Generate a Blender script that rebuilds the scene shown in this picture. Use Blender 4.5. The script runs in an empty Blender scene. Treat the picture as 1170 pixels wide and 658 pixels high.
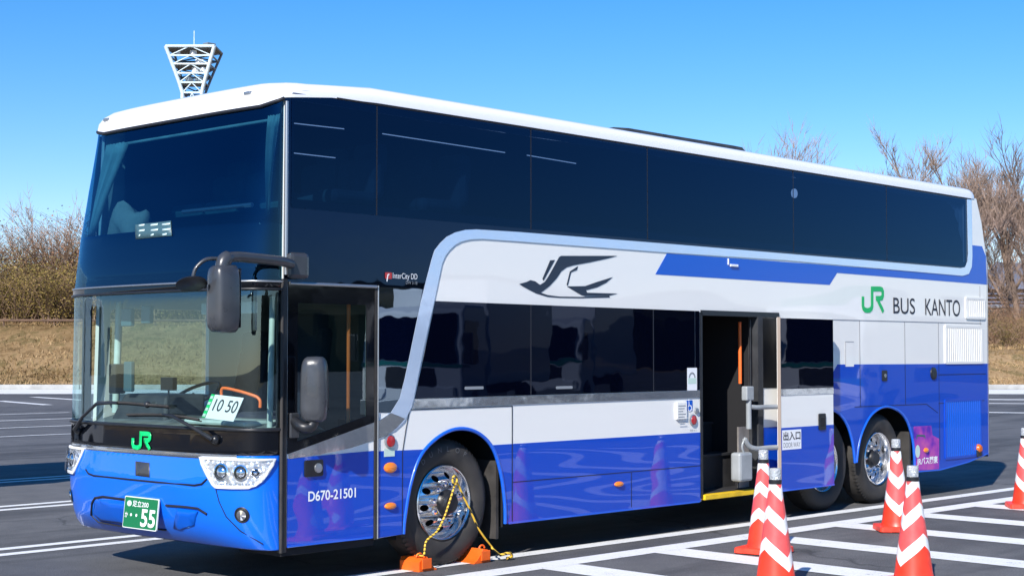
import bpy, bmesh, math, random
from mathutils import Vector, Matrix
from mathutils.geometry import tessellate_polygon
R = math.radians
scene = bpy.context.scene
COL = scene.collection

# ------------------------------------------------------------------ survey of the place (metres)
F = 1750.; TH = R(42.7); CX, CY, CH = -6.54, -8.647, 1.69; PIT = math.atan(74/F)
fw = (math.cos(TH)*math.cos(PIT), math.sin(TH)*math.cos(PIT), math.sin(PIT))
rt = (math.sin(TH), -math.cos(TH), 0.)
up = (-math.cos(TH)*math.sin(PIT), -math.sin(TH)*math.sin(PIT), math.cos(PIT))
def ray(x, y):
    a = (x-585)/F; b = (329-y)/F
    return tuple(fw[i]+a*rt[i]+b*up[i] for i in range(3))
def S(x, y, Y=0.):                    # a measured point on the bus side plane -> (X, Z)
    d = ray(x, y); t = (Y-CY)/d[1]; return (CX+t*d[0], CH+t*d[2])
def G(x, y, z=0.):                    # a measured point on the ground -> (X, Y)
    d = ray(x, y); t = (z-CH)/d[2]; return (CX+t*d[0], CY+t*d[1])
def B(u, d, z=0.):                    # background plan coordinates: u to the right, d away
    return (CX+d*math.cos(TH)+u*math.sin(TH), CY+d*math.sin(TH)-u*math.cos(TH), z)
def SS(pts, Y=0.): return [S(x, y, Y) for x, y in pts]

# bus front surface: plan curve x height profile
XP = [(.28,.24),(.33,.15),(.42,.085),(.55,.04),(.75,.01),(.95,.03),(1.2,.04),(2.1,.05),(2.35,.07),(2.6,.10),(3.0,.185),(3.48,.315),(3.7,.35)]
def TY(z): return 1-.046*max(0., min(1., (z-2.2)/1.28))      # far side leans in a little towards the roof
def lin(P, z):
    if z <= P[0][0]: return P[0][1]
    for (a,b),(c,d) in zip(P, P[1:]):
        if z <= c: return b+(d-b)*(z-a)/(c-a)
    return P[-1][1]
W = 2.49; tab = []; N = 1500; acc = 0; pr = None
for i in range(N+1):
    s = -1+2*i/N
    t = math.copysign(1-(1-abs(s))**2.6, s)
    X = .40-.36*max(0, 1-abs(t)**3)**.3125; Y = W/2+t*W/2
    if pr: acc += math.hypot(X-pr[0], Y-pr[1])
    pr = (X, Y); tab.append((acc, X, Y))
UL = acc
def plan(u):
    lo, hi = 0, N
    while hi-lo > 1:
        m = (lo+hi)//2
        if tab[m][0] <= u: lo = m
        else: hi = m
    a, b = tab[lo], tab[hi]; f = (u-a[0])/max(1e-9, b[0]-a[0])
    return a[1]+f*(b[1]-a[1]), a[2]+f*(b[2]-a[2])
def FP(u, z, off=0.):
    u = max(0, min(UL, u))
    def q(u, z):
        X, Y = plan(max(0, min(UL, u))); k = (.40-lin(XP, z))/.36
        return Vector((.40-(.40-X)*k, Y*TY(z), z))
    p = q(u, z)
    if off:
        n = (q(u+.02, z)-q(u-.02, z)).cross(q(u, z+.02)-q(u, z-.02))
        n.normalize()
        if n.x > 0: n = -n
        p = p+n*off
    return p
def FI(x, y):
    z = 1.5
    for _ in range(8):
        best = None
        for i in range(0, 300):
            u = UL*i/299; p = FP(u, z)
            v = (p.x-CX, p.y-CY, z-CH); d = sum(v[j]*fw[j] for j in range(3))
            px = 585+F*(v[0]*rt[0]+v[1]*rt[1])/d
            e = abs(px-x)+.02*u
            if best is None or e < best[0]: best = (e, u, p)
        d = ray(x, y); p = best[2]
        t = ((p.x-CX)*fw[0]+(p.y-CY)*fw[1])/(d[0]*fw[0]+d[1]*fw[1])
        z = CH+t*d[2]
    return best[1], z
def FF(pts): return [FI(x, y) for x, y in pts]

# ------------------------------------------------------------------ materials
def newmat(name):
    m = bpy.data.materials.new(name); m.use_nodes = True
    nt = m.node_tree; return m, nt, nt.nodes, nt.links, nt.nodes['Principled BSDF']
def P(name, col, rough=.5, metal=0., coat=0., var=.0, vscale=6., bump=0., bscale=40., spec=.5, emis=None, estr=0.):
    m, nt, n, l, b = newmat(name)
    b.inputs['Base Color'].default_value = (*col, 1)
    b.inputs['Roughness'].default_value = rough
    b.inputs['Metallic'].default_value = metal
    b.inputs['Coat Weight'].default_value = coat
    b.inputs['Coat Roughness'].default_value = .02
    b.inputs['Specular IOR Level'].default_value = spec
    if emis: b.inputs['Emission Color'].default_value = (*emis, 1); b.inputs['Emission Strength'].default_value = estr
    tc = n.new('ShaderNodeTexCoord')
    if var:
        no = n.new('ShaderNodeTexNoise'); no.inputs['Scale'].default_value = vscale; no.inputs['Detail'].default_value = 6
        l.new(tc.outputs['Object'], no.inputs['Vector'])
        mr = n.new('ShaderNodeMapRange'); mr.inputs[1].default_value = .3; mr.inputs[2].default_value = .7
        mr.inputs[3].default_value = 1-var; mr.inputs[4].default_value = 1+var
        l.new(no.outputs['Fac'], mr.inputs[0])
        mx = n.new('ShaderNodeMix'); mx.data_type = 'RGBA'; mx.blend_type = 'MULTIPLY'; mx.inputs[0].default_value = 1
        mx.inputs[6].default_value = (*col, 1); l.new(mr.outputs[0], mx.inputs[7]); l.new(mx.outputs[2], b.inputs['Base Color'])
        r2 = n.new('ShaderNodeMapRange'); r2.inputs[1].default_value = .3; r2.inputs[2].default_value = .7
        r2.inputs[3].default_value = max(.0, rough*.8); r2.inputs[4].default_value = min(1, rough*1.25)
        l.new(no.outputs['Fac'], r2.inputs[0]); l.new(r2.outputs[0], b.inputs['Roughness'])
    if bump:
        nb = n.new('ShaderNodeTexNoise'); nb.inputs['Scale'].default_value = bscale; nb.inputs['Detail'].default_value = 4
        l.new(tc.outputs['Object'], nb.inputs['Vector'])
        bp = n.new('ShaderNodeBump'); bp.inputs['Distance'].default_value = bump; bp.inputs['Strength'].default_value = 1
        l.new(nb.outputs['Fac'], bp.inputs['Height']); l.new(bp.outputs[0], b.inputs['Normal'])
    return m
def paint(name, col, wave=.0016, grime=True, cw=.75, cior=1.55):
    # vehicle paint: clear coat over colour, faint panel waviness and road film near the skirt
    m, nt, n, l, b = newmat(name)
    b.inputs['Roughness'].default_value = .32
    b.inputs['Coat Weight'].default_value = cw; b.inputs['Coat Roughness'].default_value = .015
    b.inputs['Coat IOR'].default_value = cior; b.inputs['Specular IOR Level'].default_value = .25
    tc = n.new('ShaderNodeTexCoord')
    mp = n.new('ShaderNodeMapping'); mp.inputs['Scale'].default_value = (.28, .28, 1.9)
    l.new(tc.outputs['Object'], mp.inputs['Vector'])
    nb = n.new('ShaderNodeTexNoise'); nb.inputs['Scale'].default_value = 1.5; nb.inputs['Detail'].default_value = .3
    l.new(mp.outputs[0], nb.inputs['Vector'])
    bp = n.new('ShaderNodeBump'); bp.inputs['Distance'].default_value = wave*10; bp.inputs['Strength'].default_value = .6
    l.new(nb.outputs['Fac'], bp.inputs['Height'])
    l.new(bp.outputs[0], b.inputs['Coat Normal'])
    col4 = (*col, 1)
    if grime:
        no = n.new('ShaderNodeTexNoise'); no.inputs['Scale'].default_value = 5; no.inputs['Detail'].default_value = 8
        l.new(tc.outputs['Object'], no.inputs['Vector'])
        sp = n.new('ShaderNodeSeparateXYZ'); l.new(tc.outputs['Object'], sp.inputs[0])
        mr = n.new('ShaderNodeMapRange'); mr.inputs[1].default_value = .25; mr.inputs[2].default_value = .75
        mr.inputs[3].default_value = .04; mr.inputs[4].default_value = .008
        l.new(sp.outputs['Z'], mr.inputs[0])
        mu = n.new('ShaderNodeMath'); mu.operation = 'MULTIPLY'; l.new(no.outputs['Fac'], mu.inputs[0]); l.new(mr.outputs[0], mu.inputs[1])
        mx = n.new('ShaderNodeMix'); mx.data_type = 'RGBA'; l.new(mu.outputs[0], mx.inputs[0])
        mx.inputs[6].default_value = col4; mx.inputs[7].default_value = (.22, .20, .18, 1)
        l.new(mx.outputs[2], b.inputs['Base Color'])
    else: b.inputs['Base Color'].default_value = col4
    return m
def glass(name, tint, ior=1.75, wave=.0, refl=(.55,.78,1)):
    m = bpy.data.materials.new(name); m.use_nodes = True; nt = m.node_tree; n = nt.nodes; l = nt.links
    for q in list(n):
        if q.type == 'BSDF_PRINCIPLED': n.remove(q)
    out = [q for q in n if q.type == 'OUTPUT_MATERIAL'][0]
    tr = n.new('ShaderNodeBsdfTransparent'); tr.inputs[0].default_value = (*tint, 1)
    gl = n.new('ShaderNodeBsdfGlossy'); gl.inputs['Roughness'].default_value = .01; gl.inputs[0].default_value = (*refl, 1)
    fr = n.new('ShaderNodeFresnel'); ge = n.new('ShaderNodeNewGeometry'); mi = n.new('ShaderNodeMapRange'); mi.inputs[3].default_value = ior; mi.inputs[4].default_value = 1/ior
    l.new(ge.outputs['Backfacing'], mi.inputs[0]); l.new(mi.outputs[0], fr.inputs[0])      # same reflectance from either side of the pane
    mx = n.new('ShaderNodeMixShader'); l.new(fr.outputs[0], mx.inputs[0]); l.new(tr.outputs[0], mx.inputs[1]); l.new(gl.outputs[0], mx.inputs[2])
    l.new(mx.outputs[0], out.inputs[0])
    if wave:
        tc = n.new('ShaderNodeTexCoord'); nb = n.new('ShaderNodeTexNoise'); nb.inputs['Scale'].default_value = .5; nb.inputs['Detail'].default_value = 0
        l.new(tc.outputs['Object'], nb.inputs['Vector'])
        bp = n.new('ShaderNodeBump'); bp.inputs['Distance'].default_value = wave; bp.inputs['Strength'].default_value = .5
        l.new(nb.outputs['Fac'], bp.inputs['Height']); l.new(bp.outputs[0], gl.inputs['Normal']); l.new(bp.outputs[0], fr.inputs['Normal'])
    return m

M = {}
M['white'] = paint('white_paint', (.85,.84,.80), .0010)
M['roofwhite'] = paint('roof_paint', (.86,.86,.86), .0006, grime=False)
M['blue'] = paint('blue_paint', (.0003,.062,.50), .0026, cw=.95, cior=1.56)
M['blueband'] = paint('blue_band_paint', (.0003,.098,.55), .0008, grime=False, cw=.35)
M['bluelit'] = paint('blue_paint_sunlit', (.0005,.150,.80), .0008)  # same livery blue as the sides, brightened for the front's stronger sunlight
M['lipblue'] = P('arch_lip_blue', (.006,.11,.66), .3, coat=.6)  # lighter blue: the arch lips' edge highlight is put into the colour
M['silver'] = P('silver_trim', (.60,.72,.90), .16, metal=.45, coat=.5, bump=.012, bscale=1.2)  # blue-white base: the sky's reflection is put into the trim colour
M['chromeband'] = P('bright_trim', (.62,.65,.68), .10, metal=.9, bump=.008, bscale=1.4)
M['gloss'] = P('gloss_black', (.003,.004,.007), .06, coat=.35, spec=.3, bump=.003, bscale=1.2)
M['seam'] = P('panel_gap', (.012,.013,.02), .6)
M['seamw'] = P('light_gap', (.28,.28,.30), .5)
M['rubber'] = P('rubber', (.034,.031,.029), .75, var=.4, vscale=7)
M['plastic'] = P('grey_plastic', (.045,.048,.055), .30, var=.12, vscale=8, coat=.2)
M['blackplastic'] = P('black_plastic', (.014,.015,.018), .38, var=.2, vscale=14)
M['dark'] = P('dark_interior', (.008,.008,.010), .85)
M['darkgrey'] = P('dark_grey_trim', (.030,.032,.036), .6, var=.3)
M['dash'] = P('dashboard_grey', (.10,.115,.12), .6, var=.3)
M['dashlight'] = P('pale_dashboard', (.42,.52,.50), .5, var=.2)
M['seat'] = P('seat_fabric', (.010,.012,.028), .95, var=.4, bump=.002)
M['seatteal'] = P('teal_seat_fabric', (.05,.13,.15), .95, var=.3, bump=.002)
M['curtain'] = P('curtain_cloth', (.38,.48,.46), .9, var=.15)
M['bag'] = P('beige_bag', (.45,.38,.32), .9, var=.2, bump=.004, bscale=20)
M['glassside'] = glass('side_glass', (.10,.16,.26), 1.6, .004, (.16,.42,.85))
M['glasslow'] = P('privacy_glass', (.0008,.0015,.006), .015, spec=.32, bump=.004, bscale=.6)
M['bandglass'] = P('black_glass_band', (.0008,.0015,.005), .012, spec=1., bump=.004, bscale=.7)
M['bandtop'] = P('black_glass_top', (.0008,.0015,.005), .012, spec=1., bump=.004, bscale=.7)
M['bandtop'].node_tree.nodes['Principled BSDF'].inputs['Specular Tint'].default_value = (.13,.34,.75,1)
M['bandglass'].node_tree.nodes['Principled BSDF'].inputs['Specular Tint'].default_value = (.62,.80,1,1); M['bandglass'].node_tree.nodes['Principled BSDF'].inputs['IOR'].default_value = 2.0
M['glasslow'].node_tree.nodes['Principled BSDF'].inputs['Specular Tint'].default_value = (.30,.50,1,1)
M['glassup'] = glass('upper_windscreen_glass', (.20,.42,.52), 1.8, 0, (.26,.58,.95))
M['glassfront'] = glass('windscreen_glass', (.84,.97,.95), 2.15, 0, (.66,.90,1))
M['glassdoor'] = glass('door_glass', (.50,.70,.70), 2.2, .003, (.75,.92,1))
M['lens'] = glass('clear_lens', (.96,.97,.98), 1.45, 0, (1,1,1))
M['chrome'] = P('chrome', (.85,.86,.88), .07, metal=1)
M['alu'] = P('polished_aluminium', (.72,.72,.73), .22, metal=1, var=.18, vscale=9)
M['satin'] = P('satin_metal', (.42,.44,.46), .35, metal=.8)
M['green'] = P('logo_green', (.0,.46,.12), .35)
M['greenlogo'] = P('bright_green_logo', (.0,.62,.16), .3)
M['navy'] = P('navy_print', (.022,.033,.055), .4)
M['ink'] = P('black_print', (.02,.02,.03), .5)
M['whiteprint'] = P('white_print', (.85,.86,.87), .5)
M['greyprint'] = P('grey_print', (.25,.27,.29), .5)
M['tint'] = P('print_tint', (.55,.70,.62), .5)
M['platewhite'] = P('plate_edge', (.75,.78,.76), .4)
M['plategreen'] = P('plate_green', (.004,.16,.055), .45)
M['orange'] = P('orange_lens', (.85,.22,.01), .18, coat=1)
M['orangedark'] = P('orange_lens_inner', (.6,.12,.01), .3)
M['red'] = P('red_button', (.45,.01,.015), .3, coat=.8)
M['orangeplastic'] = P('orange_plastic', (.86,.13,.012), .45, var=.15, bump=.001)
M['orangerail'] = P('orange_rail', (.85,.16,.03), .4)
M['yellow'] = P('yellow_paint', (.80,.50,.01), .45, var=.2)
M['greypost'] = P('grey_enamel', (.30,.32,.33), .35, var=.15)
M['beige'] = P('beige_edge', (.33,.27,.23), .5)
M['step'] = P('step_rubber', (.022,.022,.024), .7, var=.3)
M['panelmetal'] = P('brushed_panel', (.40,.37,.35), .35, metal=.5, var=.2)
M['purple'] = None
M['stripled'] = P('ceiling_strip', (.3,.35,.4), .5, emis=(.75,.85,1), estr=1.1)
M['paleblue'] = P('pale_panel', (.045,.105,.13), .5)
M['dispmark'] = P('display_mark', (.5,.65,.65), .5, emis=(.7,.9,.95), estr=.02)

def mat_poster():
    m, nt, n, l, b = newmat('poster_print')
    tc = n.new('ShaderNodeTexCoord'); no = n.new('ShaderNodeTexNoise'); no.inputs['Scale'].default_value = 4.5; no.inputs['Detail'].default_value = 2
    l.new(tc.outputs['Object'], no.inputs['Vector'])
    cr = n.new('ShaderNodeValToRGB'); e = cr.color_ramp.elements
    e[0].position = .32; e[0].color = (.10,.02,.40,1); e[1].position = .66; e[1].color = (.55,.10,.38,1)
    a = cr.color_ramp.elements.new(.48); a.color = (.36,.05,.42,1)
    l.new(no.outputs['Fac'], cr.inputs[0]); l.new(cr.outputs[0], b.inputs['Base Color']); b.inputs['Roughness'].default_value = .25
    return m
M['purple'] = mat_poster()
def mat_asphalt():
    m, nt, n, l, b = newmat('asphalt')
    tc = n.new('ShaderNodeTexCoord')
    big = n.new('ShaderNodeTexNoise'); big.inputs['Scale'].default_value = .12; big.inputs['Detail'].default_value = 8; big.inputs['Roughness'].default_value = .65
    fine = n.new('ShaderNodeTexNoise'); fine.inputs['Scale'].default_value = 90; fine.inputs['Detail'].default_value = 3
    vor = n.new('ShaderNodeTexVoronoi'); vor.inputs['Scale'].default_value = 85
    med = n.new('ShaderNodeTexNoise'); med.inputs['Scale'].default_value = 2.2; med.inputs['Detail'].default_value = 9; med.inputs['Roughness'].default_value = .7
    for q in (big, fine, vor, med): l.new(tc.outputs['Object'], q.inputs['Vector'])
    cr = n.new('ShaderNodeValToRGB'); e = cr.color_ramp.elements
    e[0].position = .35; e[0].color = (.074,.075,.078,1); e[1].position = .68; e[1].color = (.140,.140,.142,1)
    l.new(big.outputs['Fac'], cr.inputs[0])
    c2 = n.new('ShaderNodeValToRGB'); e = c2.color_ramp.elements
    e[0].position = .30; e[0].color = (.55,.55,.57,1); e[1].position = .72; e[1].color = (1.6,1.58,1.55,1)
    l.new(fine.outputs['Fac'], c2.inputs[0])
    c3 = n.new('ShaderNodeValToRGB'); e = c3.color_ramp.elements
    e[0].position = .30; e[0].color = (.75,.75,.77,1); e[1].position = .72; e[1].color = (1.2,1.2,1.2,1)
    l.new(med.outputs['Fac'], c3.inputs[0])
    m1 = n.new('ShaderNodeMix'); m1.data_type='RGBA'; m1.blend_type='MULTIPLY'; m1.inputs[0].default_value=1
    l.new(cr.outputs[0], m1.inputs[6]); l.new(c2.outputs[0], m1.inputs[7])
    m2 = n.new('ShaderNodeMix'); m2.data_type='RGBA'; m2.blend_type='MULTIPLY'; m2.inputs[0].default_value=1
    l.new(m1.outputs[2], m2.inputs[6]); l.new(c3.outputs[0], m2.inputs[7])
    st = n.new('ShaderNodeTexNoise'); st.inputs['Scale'].default_value = .55; st.inputs['Detail'].default_value = 6; st.inputs['Distortion'].default_value = 1.2
    mp = n.new('ShaderNodeMapping'); mp.inputs['Scale'].default_value = (.25, 1.6, 1); l.new(tc.outputs['Object'], mp.inputs['Vector']); l.new(mp.outputs[0], st.inputs['Vector'])
    c4 = n.new('ShaderNodeValToRGB'); e = c4.color_ramp.elements
    e[0].position = .36; e[0].color = (.60,.60,.61,1); e[1].position = .50; e[1].color = (1,1,1,1); l.new(st.outputs['Fac'], c4.inputs[0])
    ck = n.new('ShaderNodeTexVoronoi'); ck.feature = 'DISTANCE_TO_EDGE'; ck.inputs['Scale'].default_value = .22; dn = n.new('ShaderNodeTexNoise'); dn.inputs['Scale'].default_value = 1.5; dn.inputs['Detail'].default_value = 5
    l.new(tc.outputs['Object'], dn.inputs['Vector']); av = n.new('ShaderNodeMix'); av.data_type='RGBA'; av.inputs[0].default_value=.5; l.new(tc.outputs['Object'], av.inputs[6]); l.new(dn.outputs['Color'], av.inputs[7]); l.new(av.outputs[2], ck.inputs['Vector'])
    c5 = n.new('ShaderNodeValToRGB'); e = c5.color_ramp.elements; e[0].position = .0008; e[0].color = (.45,.45,.45,1); e[1].position = .0022; e[1].color = (1,1,1,1); l.new(ck.outputs['Distance'], c5.inputs[0])
    sp_ = n.new('ShaderNodeTexVoronoi'); sp_.inputs['Scale'].default_value = 26; l.new(tc.outputs['Object'], sp_.inputs['Vector'])
    c6 = n.new('ShaderNodeValToRGB'); e = c6.color_ramp.elements; e[0].position = .06; e[0].color = (1.9,1.85,1.8,1); e[1].position = .14; e[1].color = (1,1,1,1); l.new(sp_.outputs['Distance'], c6.inputs[0])
    last = m2.outputs[2]
    for cc in (c4, c5, c6):
        mm = n.new('ShaderNodeMix'); mm.data_type='RGBA'; mm.blend_type='MULTIPLY'; mm.inputs[0].default_value=1; l.new(last, mm.inputs[6]); l.new(cc.outputs[0], mm.inputs[7]); last = mm.outputs[2]
    l.new(last, b.inputs['Base Color']); b.inputs['Roughness'].default_value = .82
    ad = n.new('ShaderNodeMath'); ad.operation='ADD'; l.new(vor.outputs['Distance'], ad.inputs[0]); l.new(fine.outputs['Fac'], ad.inputs[1])
    bp = n.new('ShaderNodeBump'); bp.inputs['Distance'].default_value=.004; bp.inputs['Strength'].default_value=.7
    l.new(ad.outputs[0], bp.inputs['Height']); l.new(bp.outputs[0], b.inputs['Normal'])
    return m
def mat_line():
    m, nt, n, l, b = newmat('road_marking')
    tc = n.new('ShaderNodeTexCoord')
    fine = n.new('ShaderNodeTexNoise'); fine.inputs['Scale'].default_value = 60; fine.inputs['Detail'].default_value = 5
    med = n.new('ShaderNodeTexNoise'); med.inputs['Scale'].default_value = 3.5; med.inputs['Detail'].default_value = 8; med.inputs['Roughness'].default_value=.75
    for q in (fine, med): l.new(tc.outputs['Object'], q.inputs['Vector'])
    mu = n.new('ShaderNodeMath'); mu.operation='MULTIPLY'; l.new(fine.outputs['Fac'], mu.inputs[0]); l.new(med.outputs['Fac'], mu.inputs[1])
    cr = n.new('ShaderNodeValToRGB'); e = cr.color_ramp.elements
    e[0].position=.115; e[0].color=(.10,.10,.10,1); e[1].position=.165; e[1].color=(.72,.72,.71,1)
    a = cr.color_ramp.elements.new(.4); a.color=(.85,.85,.84,1)
    l.new(mu.outputs[0], cr.inputs[0]); l.new(cr.outputs[0], b.inputs['Base Color']); b.inputs['Roughness'].default_value=.6
    bp = n.new('ShaderNodeBump'); bp.inputs['Distance'].default_value=.002; l.new(fine.outputs['Fac'], bp.inputs['Height']); l.new(bp.outputs[0], b.inputs['Normal'])
    return m
def ramp(name, cols, scale, rough=.9, bump=.0, detail=8):
    m, nt, n, l, b = newmat(name)
    tc = n.new('ShaderNodeTexCoord'); no = n.new('ShaderNodeTexNoise'); no.inputs['Scale'].default_value=scale; no.inputs['Detail'].default_value=detail; no.inputs['Roughness'].default_value=.7
    l.new(tc.outputs['Object'], no.inputs['Vector'])
    cr = n.new('ShaderNodeValToRGB')
    while len(cr.color_ramp.elements) > 1: cr.color_ramp.elements.remove(cr.color_ramp.elements[0])
    for i, c in enumerate(cols):
        p = .3+.4*i/(len(cols)-1)
        if i == 0: e = cr.color_ramp.elements[0]; e.position = p
        else: e = cr.color_ramp.elements.new(p)
        e.color = (*c, 1)
    l.new(no.outputs['Fac'], cr.inputs[0])
    n2_ = n.new('ShaderNodeTexNoise'); n2_.inputs['Scale'].default_value = scale*.16; n2_.inputs['Detail'].default_value = 5; l.new(tc.outputs['Object'], n2_.inputs['Vector'])
    c2_ = n.new('ShaderNodeValToRGB'); e2 = c2_.color_ramp.elements; e2[0].position = .38; e2[0].color = (.68,.62,.52,1); e2[1].position = .62; e2[1].color = (1.2,1.12,1.08,1); l.new(n2_.outputs['Fac'], c2_.inputs[0])
    mq = n.new('ShaderNodeMix'); mq.data_type='RGBA'; mq.blend_type='MULTIPLY'; mq.inputs[0].default_value=1; l.new(cr.outputs[0], mq.inputs[6]); l.new(c2_.outputs[0], mq.inputs[7])
    l.new(mq.outputs[2], b.inputs['Base Color']); b.inputs['Roughness'].default_value=rough
    b.inputs['Specular IOR Level'].default_value = .2
    if bump:
        bp = n.new('ShaderNodeBump'); bp.inputs['Distance'].default_value=bump; l.new(no.outputs['Fac'], bp.inputs['Height']); l.new(bp.outputs[0], b.inputs['Normal'])
    return m
M['asphalt'] = mat_asphalt(); M['line'] = mat_line()
M['drygrass'] = ramp('dry_grass_bank', [(.08,.06,.025),(.22,.15,.075),(.33,.235,.13),(.15,.12,.05),(.40,.29,.18)], .9, bump=.15)
M['blade'] = ramp('dry_grass_blades', [(.16,.10,.045),(.28,.20,.10),(.38,.28,.16),(.16,.15,.05)], 1.7)
M['leafa'] = ramp('dry_leaves', [(.16,.14,.03),(.28,.22,.07),(.40,.28,.13)], .8)
M['leafb'] = ramp('olive_leaves', [(.09,.08,.025),(.19,.16,.055),(.30,.23,.11)], .8)
M['leafc'] = ramp('rust_leaves', [(.22,.12,.07),(.36,.20,.13),(.46,.30,.21)], .8)
M['bark'] = ramp('grey_bark', [(.15,.115,.10),(.27,.21,.18),(.38,.31,.27)], 3.)
M['stem'] = ramp('thicket_stems', [(.14,.09,.06),(.30,.21,.15),(.42,.32,.24)], 3.)
M['concrete'] = P('concrete', (.42,.42,.41), .85, var=.2, vscale=2, bump=.004)
M['fencebrown'] = P('weathered_wood', (.14,.085,.055), .85, var=.3, vscale=3)
M['railwhite'] = P('galvanised_rail', (.62,.64,.66), .45, metal=.2)
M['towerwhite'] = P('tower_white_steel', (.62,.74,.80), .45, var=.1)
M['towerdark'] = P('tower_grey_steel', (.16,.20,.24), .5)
M['hill'] = ramp('wooded_hill', [(.012,.018,.010),(.03,.035,.02),(.06,.055,.035)], .15)
M['farhill'] = ramp('far_mountain', [(.16,.19,.28),(.22,.25,.34)], .01)  # pale blue: distance haze is put into the mountain colour
def mat_cone():
    m, nt, n, l, b = newmat('cone_bands')
    tc = n.new('ShaderNodeTexCoord'); sp = n.new('ShaderNodeSeparateXYZ'); l.new(tc.outputs['Object'], sp.inputs[0])
    def mt(op, a, bb=None, c=None):
        q = n.new('ShaderNodeMath'); q.operation = op
        for i, v in enumerate((a, bb, c)):
            if v is None: continue
            if isinstance(v, (int, float)): q.inputs[i].default_value = v
            else: l.new(v, q.inputs[i])
        return q.outputs[0]
    at = mt('ARCTAN2', sp.outputs['Y'], sp.outputs['X'])
    fr = mt('FRACT', mt('ADD', mt('MULTIPLY', at, 2/(2*math.pi)), 10.0))
    zz = mt('MULTIPLY', mt('ABSOLUTE', mt('SUBTRACT', fr, .5)), 1.0)       # 0 at the V tip, .5 at its shoulders
    wid = mt('ADD', mt('MULTIPLY', mt('SUBTRACT', .77, sp.outputs['Z']), .34), .15)
    z = mt('SUBTRACT', sp.outputs['Z'], mt('MULTIPLY', zz, wid))
    cr = n.new('ShaderNodeValToRGB'); cr.color_ramp.interpolation = 'CONSTANT'
    l.new(z, cr.inputs[0]); e = cr.color_ramp.elements
    red = (.80,.10,.095,1); wh = (.80,.80,.79,1)
    e[0].position = 0; e[0].color = (.85,.05,.02,1); e[1].position = .145; e[1].color = wh
    for p, c in ((.25,red),(.40,wh),(.505,red),(.635,wh),(.725,red)):
        a = e.new(p); a.color = c
    no = n.new('ShaderNodeTexNoise'); no.inputs['Scale'].default_value = 14; no.inputs['Detail'].default_value = 7; l.new(tc.outputs['Object'], no.inputs['Vector'])
    mr = n.new('ShaderNodeMapRange'); mr.inputs[1].default_value=.35; mr.inputs[2].default_value=.7; mr.inputs[3].default_value=1.05; mr.inputs[4].default_value=.8; l.new(no.outputs['Fac'], mr.inputs[0])
    mx = n.new('ShaderNodeMix'); mx.data_type='RGBA'; mx.blend_type='MULTIPLY'; mx.inputs[0].default_value=1
    l.new(cr.outputs[0], mx.inputs[6]); l.new(mr.outputs[0], mx.inputs[7]); l.new(mx.outputs[2], b.inputs['Base Color'])
    b.inputs['Roughness'].default_value = .38
    return m
M['cone'] = mat_cone()
M['conered'] = P('cone_red_base', (.85,.055,.025), .45, var=.2, vscale=12)
def mat_rope():
    m, nt, n, l, b = newmat('tiger_rope')
    tc = n.new('ShaderNodeTexCoord'); w = n.new('ShaderNodeTexWave'); w.inputs['Scale'].default_value = 14; w.bands_direction = 'DIAGONAL'
    l.new(tc.outputs['Object'], w.inputs['Vector'])
    cr = n.new('ShaderNodeValToRGB'); cr.color_ramp.interpolation='CONSTANT'; e = cr.color_ramp.elements
    e[0].color=(.03,.025,.01,1); e[1].position=.22; e[1].color=(.80,.50,.05,1)
    l.new(w.outputs['Fac'], cr.inputs[0]); l.new(cr.outputs[0], b.inputs['Base Color']); b.inputs['Roughness'].default_value=.7
    return m
M['rope'] = mat_rope()

# ------------------------------------------------------------------ mesh helpers
WO = {}
def link(name, bm, mat, parent=None, smooth=False, bevel=0., solid=0.):
    me = bpy.data.meshes.new(name); bm.normal_update(); bm.to_mesh(me); bm.free()
    o = bpy.data.objects.new(name, me); COL.objects.link(o)
    if mat is not None:
        for q in (mat if isinstance(mat, list) else [mat]): me.materials.append(q)
    if smooth:
        for p in me.polygons: p.use_smooth = True
        try: me.set_sharp_from_angle(angle=R(smooth if smooth is not True else 35))
        except Exception: pass
    wo = Vector((0,0,0))
    if parent is not None:
        pw = WO[parent.name]; o.parent = parent; o.location = -pw
    WO[o.name] = wo
    if bevel:
        b = o.modifiers.new('bevel', 'BEVEL'); b.width = bevel; b.segments = 2; b.limit_method = 'ANGLE'
    if solid:
        s = o.modifiers.new('solid', 'SOLIDIFY'); s.thickness = solid; s.offset = -1
    return o
def thing(name, label, cat, loc, group=None, kind=None):
    o = bpy.data.objects.new(name, None); COL.objects.link(o); o.location = loc; o.empty_display_size = .2
    WO[o.name] = Vector(loc); tag(o, label, cat, group, kind); return o
def tag(o, label=None, cat=None, group=None, kind=None):
    if label: o['label'] = label
    if cat: o['category'] = cat
    if group: o['group'] = group
    if kind: o['kind'] = kind
    return o
def clone(root, loc, label=None, rotz=None, scale=None, group=None):
    r = root.copy(); COL.objects.link(r); r.location = loc
    if rotz is not None: r.rotation_euler.z = rotz
    if scale is not None: r.scale = (scale, scale, scale)
    if label: r['label'] = label
    if group: r['group'] = group
    for ch in list(root.children):
        c = ch.copy(); COL.objects.link(c); c.parent = r
        for g in list(ch.children):
            d = g.copy(); COL.objects.link(d); d.parent = c
    return r
def box(bm, x0, x1, y0, y1, z0, z1):
    vs = [bm.verts.new(p) for p in ((x0,y0,z0),(x1,y0,z0),(x1,y1,z0),(x0,y1,z0),(x0,y0,z1),(x1,y0,z1),(x1,y1,z1),(x0,y1,z1))]
    for f in ((0,3,2,1),(4,5,6,7),(0,1,5,4),(1,2,6,5),(2,3,7,6),(3,0,4,7)): bm.faces.new([vs[i] for i in f])
    return vs
def NB(): return bmesh.new()
def boxo(name, mat, parent, *a, bevel=.0):
    bm = NB(); box(bm, *a); return link(name, bm, mat, parent, bevel=bevel)
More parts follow.
